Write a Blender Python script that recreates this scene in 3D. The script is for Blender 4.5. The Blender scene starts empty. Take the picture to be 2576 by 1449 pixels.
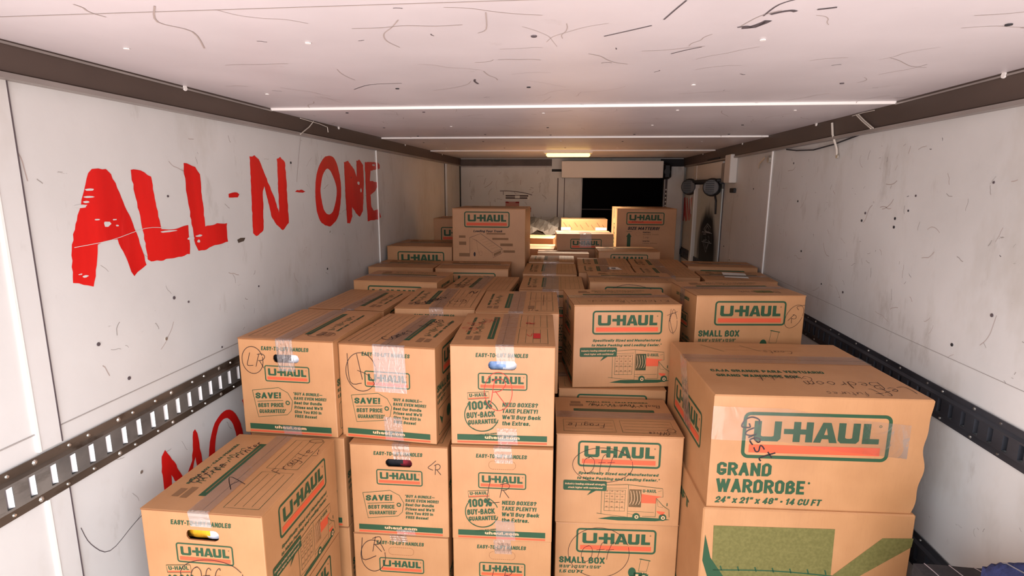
import bpy, math, random
from mathutils import Matrix, Vector
random.seed(7)
PI = math.pi
SC = bpy.context.scene

# ------------------------------------------------------------------ camera
W_, H_, FPX = 2576.0, 1449.0, 1366.6
YAW, PITCH, ROLL = 0.10873, -0.18265, 0.0049
cy, sy, cp, sp = math.cos(YAW), math.sin(YAW), math.cos(PITCH), math.sin(PITCH)
fwd = Vector((-sy * cp, cy * cp, sp)); rgt = Vector((cy, sy, 0)); upv = rgt.cross(fwd)
r2 = rgt * math.cos(ROLL) + upv * math.sin(ROLL); u2 = upv * math.cos(ROLL) - rgt * math.sin(ROLL)
cam_d = bpy.data.cameras.new('camera'); cam = bpy.data.objects.new('camera', cam_d); SC.collection.objects.link(cam)
cam.matrix_world = Matrix(((r2.x, u2.x, -fwd.x, 0), (r2.y, u2.y, -fwd.y, 0), (r2.z, u2.z, -fwd.z, 0), (0, 0, 0, 1)))
cam_d.sensor_width = 36.0; cam_d.lens = 36.0 * FPX / W_; cam_d.clip_start = 0.02; cam_d.clip_end = 200
SC.camera = cam

# ------------------------------------------------------------------ world, lights, exposure
def srgb(r, g, b):
    f = lambda c: (c / 255 / 12.92) if c / 255 <= 0.04045 else ((c / 255 + 0.055) / 1.055) ** 2.4
    return (f(r), f(g), f(b), 1.0)

wd = bpy.data.worlds.new('sky'); SC.world = wd; wd.use_nodes = True
nt = wd.node_tree; nt.nodes.clear()
wo = nt.nodes.new('ShaderNodeOutputWorld'); bg = nt.nodes.new('ShaderNodeBackground')
tc = nt.nodes.new('ShaderNodeTexCoord'); sx = nt.nodes.new('ShaderNodeSeparateXYZ'); cr = nt.nodes.new('ShaderNodeValToRGB')
mr = nt.nodes.new('ShaderNodeMapRange'); mr.inputs[1].default_value = -1; mr.inputs[2].default_value = 1
nt.links.new(tc.outputs['Generated'], sx.inputs[0]); nt.links.new(sx.outputs[2], mr.inputs[0])
nt.links.new(mr.outputs[0], cr.inputs[0]); nt.links.new(cr.outputs[0], bg.inputs[0]); nt.links.new(bg.outputs[0], wo.inputs[0])
els = cr.color_ramp.elements
els[0].position = 0.0; els[0].color = (1.22, 1.05, 1.05, 1)       # sunlit pinkish driveway below the horizon
els[1].position = 1.0; els[1].color = (0.62, 0.74, 0.95, 1)       # overhead sky
for p, c in ((0.44, (1.18, 1.04, 1.05, 1)), (0.495, (0.35, 0.33, 0.30, 1)), (0.53, (0.85, 0.9, 0.97, 1)), (0.62, (1.28, 1.36, 1.48, 1))):
    e = els.new(p); e.color = c
bg.inputs[1].default_value = 5.4

YR, YF, XL, XR, ZC, ZF = -0.25, 5.75, -1.20, 1.125, 0.29, -1.775
pl = bpy.data.lights.new('rear_opening_portal', 'AREA'); pl.shape = 'RECTANGLE'; pl.size = XR - XL; pl.size_y = ZC - ZF
pl.cycles.is_portal = True
po = bpy.data.objects.new('rear_opening_portal', pl); SC.collection.objects.link(po)
po.location = ((XL + XR) / 2, YR + 0.01, (ZC + ZF) / 2); po.rotation_euler = (PI / 2, 0, 0)
SC.view_settings.view_transform = 'Standard'; SC.view_settings.look = 'None'
SC.view_settings.exposure = 0.0; SC.view_settings.gamma = 1.0; SC.view_settings.use_curve_mapping = False
SC.cycles.max_bounces = 10; SC.cycles.diffuse_bounces = 4; SC.cycles.transparent_max_bounces = 12
SC.cycles.sample_clamp_indirect = 6.0

# ------------------------------------------------------------------ materials
def base_mat(name):
    m = bpy.data.materials.new(name); m.use_nodes = True
    n = m.node_tree; b = n.nodes['Principled BSDF']
    return m, n, b
def simple(name, col, rough=0.6, metal=0.0, spec=0.5):
    m, n, b = base_mat(name)
    b.inputs['Base Color'].default_value = col; b.inputs['Roughness'].default_value = rough
    b.inputs['Metallic'].default_value = metal; b.inputs['Specular IOR Level'].default_value = spec
    return m
def noisy(name, c1, c2, scale=6, rough=0.6, metal=0.0, bump=0.0, stretch=(1, 1, 1), detail=6, lo=0.35, hi=0.7, spots=None, bscale=None, bdist=0.002, spec=0.5):
    m, n, b = base_mat(name)
    t = n.nodes.new('ShaderNodeTexCoord'); mp = n.nodes.new('ShaderNodeMapping'); mp.inputs['Scale'].default_value = stretch
    n.links.new(t.outputs['Object'], mp.inputs[0])
    nz = n.nodes.new('ShaderNodeTexNoise'); nz.inputs['Scale'].default_value = scale; nz.inputs['Detail'].default_value = detail
    n.links.new(mp.outputs[0], nz.inputs[0])
    r = n.nodes.new('ShaderNodeValToRGB'); r.color_ramp.elements[0].position = lo; r.color_ramp.elements[1].position = hi
    r.color_ramp.elements[0].color = c1; r.color_ramp.elements[1].color = c2
    n.links.new(nz.outputs[0], r.inputs[0]); out = r.outputs[0]
    for sp_ in (spots or []):
        col, sc_, st, thr, soft, amt = sp_
        mp2 = n.nodes.new('ShaderNodeMapping'); mp2.inputs['Scale'].default_value = st; n.links.new(t.outputs['Object'], mp2.inputs[0])
        n2 = n.nodes.new('ShaderNodeTexNoise'); n2.inputs['Scale'].default_value = sc_; n2.inputs['Detail'].default_value = 5; n2.inputs['Roughness'].default_value = 0.65
        n.links.new(mp2.outputs[0], n2.inputs[0])
        mr_ = n.nodes.new('ShaderNodeMapRange'); mr_.inputs[1].default_value = thr; mr_.inputs[2].default_value = thr + soft; mr_.inputs[4].default_value = amt
        n.links.new(n2.outputs[0], mr_.inputs[0])
        mx = n.nodes.new('ShaderNodeMix'); mx.data_type = 'RGBA'; n.links.new(mr_.outputs[0], mx.inputs[0]); n.links.new(out, mx.inputs[6]); mx.inputs[7].default_value = col
        out = mx.outputs[2]
    n.links.new(out, b.inputs['Base Color']); b.inputs['Roughness'].default_value = rough; b.inputs['Metallic'].default_value = metal
    b.inputs['Specular IOR Level'].default_value = spec
    if bump:
        bn = n.nodes.new('ShaderNodeTexNoise'); bn.inputs['Scale'].default_value = bscale or scale * 3; bn.inputs['Detail'].default_value = 3
        n.links.new(mp.outputs[0], bn.inputs[0])
        bp = n.nodes.new('ShaderNodeBump'); bp.inputs['Strength'].default_value = bump; bp.inputs['Distance'].default_value = bdist
        n.links.new(bn.outputs[0], bp.inputs['Height']); n.links.new(bp.outputs[0], b.inputs['Normal'])
    return m

M = {}
M['card'] = noisy('cardboard', srgb(169, 119, 76), srgb(182, 132, 88), 7, 0.5, 0, 0.35, (1, 1, 1), 8, 0.3, 0.75,
                  [(srgb(160, 110, 72), 160, (1, 1, 0.15), 0.5, 0.3, 0.35), (srgb(150, 104, 70), 2.5, (1, 1, 1), 0.56, 0.2, 0.35)], bscale=9, bdist=0.006, spec=0.5)
M['edge'] = simple('cardboard_raw_edge', srgb(128, 84, 54), 0.9, 0, 0.2)
M['green'] = simple('green_print', srgb(40, 72, 46), 0.6, 0, 0.3)
M['olive'] = noisy('olive_print', srgb(98, 92, 48), srgb(112, 104, 58), 120, 0.7, 0, spec=0.25)
M['orange'] = simple('orange_print', srgb(206, 84, 52), 0.6, 0, 0.3)
M['faint'] = simple('faint_print', srgb(128, 92, 62), 0.7, 0, 0.3)
M['ink'] = simple('black_marker', srgb(40, 28, 30), 0.6, 0, 0.3)
M['redink'] = simple('red_marker', srgb(186, 38, 36), 0.6, 0, 0.3)
M['cardtext'] = simple('unprinted_cardboard_lettering', srgb(205, 158, 118), 0.7, 0, 0.3)
M['wall'] = noisy('white_plywood_paint', srgb(200, 199, 195), srgb(214, 213, 209), 2.2, 0.42, 0, 0.25, (1, 1, 1), 8, 0.3, 0.7,
                  [(srgb(150, 142, 130), 9, (1, 1, 0.35), 0.60, 0.16, 0.55), (srgb(105, 98, 92), 26, (1, 0.5, 1.6), 0.70, 0.06, 0.7),
                   (srgb(172, 164, 150), 3.0, (1, 1, 0.5), 0.55, 0.2, 0.5)], bscale=30, bdist=0.002)
M['ceil'] = noisy('white_ceiling_panel', srgb(206, 198, 198), srgb(219, 211, 211), 3, 0.38, 0, 0.12, (1, 1, 1), 6, 0.3, 0.7,
                  [(srgb(170, 158, 150), 7, (1, 1, 1), 0.66, 0.12, 0.4), (srgb(120, 108, 102), 38, (0.5, 1.4, 1), 0.735, 0.05, 0.6)], bscale=20, bdist=0.002)
M['lip'] = simple('bright_white_panel_edge', srgb(236, 232, 226), 0.5)
M['rail'] = noisy('brown_steel_rail', srgb(74, 62, 56), srgb(94, 80, 72), 5, 0.5, 0.15, 0.1, (1, 0.25, 1), spec=0.4)
M['raillip'] = noisy('grey_rail_lip', srgb(140, 132, 126), srgb(164, 156, 150), 9, 0.45, 0.3, 0.1, (1, 0.3, 1))
M['track'] = noisy('worn_galvanised_steel', srgb(104, 104, 102), srgb(146, 145, 140), 8, 0.45, 0.5, 0.2, (1, 1, 1), spots=[(srgb(58, 50, 40), 14, (1, 0.3, 1), 0.55, 0.15, 0.7)])
M['tracklip'] = noisy('rusty_track_flange', srgb(92, 82, 72), srgb(120, 108, 96), 12, 0.5, 0.6, 0.2, (1, 0.4, 1), spots=[(srgb(60, 44, 30), 10, (1, 0.5, 1), 0.55, 0.1, 0.8)])
M['darktrack'] = noisy('dark_painted_track', srgb(52, 54, 60), srgb(74, 76, 82), 10, 0.5, 0.5, 0.2, (1, 0.5, 1))
M['zinc'] = simple('bright_zinc_tab', srgb(246, 246, 244), 0.45, 0.1)  # near-white: the daylight reflected by the tab is put into the colour
M['zincdim'] = simple('grey_zinc_tab', srgb(150, 146, 150), 0.4, 0.6)
M['bolt'] = simple('zinc_bolt', srgb(205, 200, 190), 0.3, 0.8)
M['smudge'] = simple('grey_smudge', srgb(158, 152, 146), 0.8)
M['darkbolt'] = simple('dull_bolt', srgb(104, 98, 92), 0.4, 0.5)
M['hole'] = simple('dark_screw_recess', srgb(40, 38, 40), 0.8)
M['redpaint'] = noisy('red_brushed_paint', srgb(196, 22, 20), srgb(222, 32, 28), 3, 0.35, 0, 0.25, (1, 3, 0.6), bscale=20,
                      spots=[(srgb(232, 60, 60), 9, (1, 2.5, 0.4), 0.62, 0.12, 0.35), (srgb(226, 208, 200), 22, (1, 0.5, 2.5), 0.77, 0.02, 0.8)])
M['scuff'] = simple('dark_scuff', srgb(84, 74, 76), 0.8)
M['scratch'] = simple('faint_scratch', srgb(174, 160, 152), 0.7)
M['black'] = simple('black_plastic', srgb(22, 20, 22), 0.5)
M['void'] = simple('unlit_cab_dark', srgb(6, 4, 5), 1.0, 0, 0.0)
M['glass'] = simple('dark_window_glass', srgb(6, 3, 5), 0.6, 0, 0.03)
M['white'] = simple('white_sheet_metal', srgb(214, 208, 200), 0.45)
M['sticker'] = simple('white_sticker', srgb(225, 222, 215), 0.6)
M['pinksign'] = simple('faded_red_label', srgb(178, 120, 108), 0.6)
M['redsign'] = simple('dark_red_label', srgb(140, 20, 20), 0.6)
M['grid'] = simple('grey_lamp_grille', srgb(84, 80, 78), 0.5, 0.3)
M['cord'] = simple('pale_cord', srgb(196, 188, 176), 0.7)
M['chalk'] = simple('white_marker_drawing', srgb(190, 190, 190), 0.7)
M['yellow'] = simple('yellow_cloth', srgb(235, 165, 20), 0.85)
M['cloth_w'] = noisy('white_cloth', srgb(225, 225, 235), srgb(245, 245, 250), 30, 0.9, 0, 0.4)
M['cloth_b'] = noisy('pale_blue_cloth', srgb(100, 125, 170), srgb(150, 175, 210), 50, 0.9, 0, 0.4)
M['cloth_r'] = noisy('dark_red_cloth', srgb(96, 12, 24), srgb(130, 22, 36), 60, 0.9, 0, 0.4)
M['cloth_k'] = simple('black_cloth', srgb(24, 22, 26), 0.9)
M['navy'] = noisy('navy_quilted_blanket', srgb(24, 30, 66), srgb(38, 46, 88), 40, 0.9, 0, 0.8)
M['charcoal'] = noisy('charcoal_blanket', srgb(28, 24, 26), srgb(42, 38, 40), 40, 0.85, 0, 0.8)
M['paper'] = noisy('brown_packing_paper', srgb(50, 38, 30), srgb(66, 51, 40), 5, 0.8, 0, 0.5)
M['conc'] = noisy('concrete_driveway', srgb(150, 140, 132), srgb(172, 160, 152), 2, 0.9)
M['floor'] = noisy('wood_truck_floor', srgb(98, 76, 56), srgb(124, 98, 72), 4, 0.7, 0, 0.3, (6, 0.5, 1))

def tape_mat(name, tint, opac, rough, bump, stretch, sc):
    m = bpy.data.materials.new(name); m.use_nodes = True; n = m.node_tree; n.nodes.clear()
    o = n.nodes.new('ShaderNodeOutputMaterial'); tr = n.nodes.new('ShaderNodeBsdfTransparent'); gl = n.nodes.new('ShaderNodeBsdfGlossy'); df = n.nodes.new('ShaderNodeBsdfDiffuse')
    df.inputs[0].default_value = tint; tr.inputs[0].default_value = (0.97, 0.96, 0.95, 1); gl.inputs['Roughness'].default_value = rough
    t = n.nodes.new('ShaderNodeTexCoord'); mp = n.nodes.new('ShaderNodeMapping'); mp.inputs['Scale'].default_value = stretch
    nz = n.nodes.new('ShaderNodeTexNoise'); nz.inputs['Scale'].default_value = sc; nz.inputs['Detail'].default_value = 2; nz.inputs['Distortion'].default_value = 1.2
    bp = n.nodes.new('ShaderNodeBump'); bp.inputs['Strength'].default_value = bump; bp.inputs['Distance'].default_value = 0.004
    n.links.new(t.outputs['Object'], mp.inputs[0]); n.links.new(mp.outputs[0], nz.inputs[0]); n.links.new(nz.outputs[0], bp.inputs['Height'])
    n.links.new(bp.outputs[0], gl.inputs['Normal']); n.links.new(bp.outputs[0], df.inputs['Normal'])
    m1 = n.nodes.new('ShaderNodeMixShader'); m1.inputs[0].default_value = opac
    n.links.new(tr.outputs[0], m1.inputs[1]); n.links.new(df.outputs[0], m1.inputs[2])
    fr = n.nodes.new('ShaderNodeFresnel'); fr.inputs[0].default_value = 1.55; n.links.new(bp.outputs[0], fr.inputs['Normal'])
    fm = n.nodes.new('ShaderNodeMath'); fm.operation = 'MULTIPLY_ADD'; fm.inputs[1].default_value = 0.6; fm.inputs[2].default_value = 0.03; fm.use_clamp = True
    n.links.new(fr.outputs[0], fm.inputs[0])
    m2 = n.nodes.new('ShaderNodeMixShader'); n.links.new(fm.outputs[0], m2.inputs[0]); n.links.new(m1.outputs[0], m2.inputs[1]); n.links.new(gl.outputs[0], m2.inputs[2])
    n.links.new(m2.outputs[0], o.inputs[0])
    return m
M['tape'] = tape_mat('clear_packing_tape', srgb(228, 200, 182), 0.12, 0.15, 0.5, (1, 1, 1), 34)
M['tape2'] = tape_mat('wrinkled_packing_tape', srgb(235, 222, 220), 0.14, 0.10, 1.0, (2.2, 2.2, 0.7), 26)
M['tapethin'] = tape_mat('thin_clear_tape', srgb(220, 205, 200), 0.02, 0.2, 0.35, (1, 1, 1), 14)
M['tapewide'] = tape_mat('milky_packing_tape', srgb(245, 232, 232), 0.22, 0.14, 0.5, (2, 2, 0.7), 26)

# door paint with the black spray cloud
def door_paint():
    m, n, b = base_mat('sprayed_door_paint')
    t = n.nodes.new('ShaderNodeTexCoord'); s = n.nodes.new('ShaderNodeSeparateXYZ'); n.links.new(t.outputs['Object'], s.inputs[0])
    nz = n.nodes.new('ShaderNodeTexNoise'); nz.inputs['Scale'].default_value = 7; nz.inputs['Detail'].default_value = 4
    mp = n.nodes.new('ShaderNodeMapping'); mp.inputs['Scale'].default_value = (1, 1.6, 0.5); n.links.new(t.outputs['Object'], mp.inputs[0]); n.links.new(mp.outputs[0], nz.inputs[0])
    def mth(op, a, bb=None, clamp=False):
        q = n.nodes.new('ShaderNodeMath'); q.operation = op; q.use_clamp = clamp
        for i, v in enumerate((a, bb)):
            if v is None: continue
            if isinstance(v, (int, float)): q.inputs[i].default_value = v
            else: n.links.new(v, q.inputs[i])
        return q.outputs[0]
    dy = mth('DIVIDE', mth('SUBTRACT', s.outputs[1], 4.655), 0.29)
    dz = mth('DIVIDE', mth('SUBTRACT', s.outputs[2], -0.50), 0.31)
    r = mth('SQRT', mth('ADD', mth('MULTIPLY', dy, dy), mth('MULTIPLY', dz, dz)))
    r = mth('ADD', r, mth('MULTIPLY', mth('SUBTRACT', nz.outputs[0], 0.5), 0.5))
    mr_ = n.nodes.new('ShaderNodeMapRange'); mr_.inputs[1].default_value = 1.18; mr_.inputs[2].default_value = 0.86; n.links.new(r, mr_.inputs[0])
    # drip going up
    dy2 = mth('ABSOLUTE', mth('SUBTRACT', s.outputs[1], 4.64)); 
    pk = mth('SUBTRACT', mth('MULTIPLY', mth('SUBTRACT', -0.075, s.outputs[2]), 0.45), dy2)
    pk = mth('MULTIPLY', pk, 22, True)
    pk2 = mth('MULTIPLY', mth('SUBTRACT', mth('MULTIPLY', s.outputs[2], -1.0), 0.07), 12, True)
    pk3 = mth('MULTIPLY', mth('ADD', s.outputs[2], 0.62), 20, True)
    pk = mth('MULTIPLY', mth('MULTIPLY', pk, pk2), mth('MULTIPLY', pk3, 0.85))
    f = mth('MAXIMUM', mr_.outputs[0], pk)
    mx = n.nodes.new('ShaderNodeMix'); mx.data_type = 'RGBA'; n.links.new(f, mx.inputs[0]); mx.inputs[6].default_value = srgb(196, 200, 194); mx.inputs[7].default_value = srgb(20, 18, 20)
    n.links.new(mx.outputs[2], b.inputs['Base Color']); b.inputs['Roughness'].default_value = 0.5
    return m
M['door'] = door_paint()

# ------------------------------------------------------------------ mesh helpers
class MB:
    def __init__(s): s.v = []; s.f = []; s.m = []; s.mats = []
    def mi(s, mat):
        if mat not in s.mats: s.mats.append(mat)
        return s.mats.index(mat)
    def add(s, vs, fs, mat):
        o = len(s.v); s.v += [tuple(v) for v in vs]; k = s.mi(mat)
        for f in fs: s.f.append([o + i for i in f]); s.m.append(k)
    def box(s, x0, x1, y0, y1, z0, z1, mat):
        vs = [(x0, y0, z0), (x1, y0, z0), (x1, y1, z0), (x0, y1, z0), (x0, y0, z1), (x1, y0, z1), (x1, y1, z1), (x0, y1, z1)]
        s.add(vs, [(0, 3, 2, 1), (4, 5, 6, 7), (0, 1, 5, 4), (1, 2, 6, 5), (2, 3, 7, 6), (3, 0, 4, 7)], mat)
    def bbox(s, x0, x1, y0, y1, z0, z1, r, mat):
        # box with chamfered edges
        vs = []; 
        for z, a in ((z0, r), (z0 + r, 0), (z1 - r, 0), (z1, r)):
            xa, xb, ya, yb = x0 + a, x1 - a, y0 + a, y1 - a; c = r if a == 0 else r * 0.6
            vs += [(xa + c, ya, z), (xb - c, ya, z), (xb, ya + c, z), (xb, yb - c, z), (xb - c, yb, z), (xa + c, yb, z), (xa, yb - c, z), (xa, ya + c, z)]
        fs = [tuple(range(7, -1, -1)), tuple(range(24, 32))]
        for k in range(3):
            for i in range(8):
                j = (i + 1) % 8; fs.append((k * 8 + i, k * 8 + j, k * 8 + 8 + j, k * 8 + 8 + i))
        s.add(vs, fs, mat)
    def cyl(s, c, axis, r, h, n, mat, r2=None):
        a = Vector(axis).normalized(); t = a.orthogonal().normalized(); b = a.cross(t); c = Vector(c); r2 = r if r2 is None else r2
        vs = [c + (t * math.cos(2 * PI * i / n) + b * math.sin(2 * PI * i / n)) * r for i in range(n)] + [c + a * h + (t * math.cos(2 * PI * i / n) + b * math.sin(2 * PI * i / n)) * r2 for i in range(n)]
        s.add(vs, [tuple(range(n - 1, -1, -1)), tuple(range(n, 2 * n))] + [(i, (i + 1) % n, n + (i + 1) % n, n + i) for i in range(n)], mat)
    def tube(s, pts, r, mat, n=6):
        pts = [Vector(p) for p in pts]; vs = []; fs = []
        for i, p in enumerate(pts):
            d = (pts[min(i + 1, len(pts) - 1)] - pts[max(i - 1, 0)]).normalized(); t = d.cross(Vector((0.13, 0.27, 0.95))).normalized(); b = d.cross(t)
            vs += [p + (t * math.cos(2 * PI * k / n) + b * math.sin(2 * PI * k / n)) * r for k in range(n)]
        for i in range(len(pts) - 1):
            for k in range(n): fs.append((i * n + k, i * n + (k + 1) % n, (i + 1) * n + (k + 1) % n, (i + 1) * n + k))
        fs += [tuple(range(n - 1, -1, -1)), tuple(range((len(pts) - 1) * n, len(pts) * n))]
        s.add(vs, fs, mat)
    def sheet(s, items, fmap, base=0.0004):
        """items: list of (verts2d, faces, mat, layer); fmap(u, v, d) -> 3D"""
        for vs, fs, mat, lay in items: s.add([fmap(p[0], p[1], base + 0.0003 * lay + (p[2] if len(p) > 2 else 0)) for p in vs], fs, mat)
    def build(s, name, parent=None, smooth=False):
        me = bpy.data.meshes.new(name); me.from_pydata(s.v, [], s.f)
        for k in s.mats: me.materials.append(M[k])
        me.polygons.foreach_set('material_index', s.m)
        if smooth: me.polygons.foreach_set('use_smooth', [True] * len(s.f))
        me.update(); return link(name, me, parent)
def link(name, me, parent=None):
    o = bpy.data.objects.new(name, me); SC.collection.objects.link(o)
    if parent: o.parent = parent
    return o
def empty(name, loc, rz=0.0):
    o = bpy.data.objects.new(name, None); SC.collection.objects.link(o); o.location = loc; o.rotation_euler = (0, 0, rz); o.empty_display_size = 0.1
    return o
def tag(o, label=None, cat=None, group=None, kind=None):
    if label: o['label'] = label
    if cat: o['category'] = cat
    if group: o['group'] = group
    if kind: o['kind'] = kind
    return o

# ------------------------------------------------------------------ 2D drawing helpers (each returns (verts, faces))
_tc = {}
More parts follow.
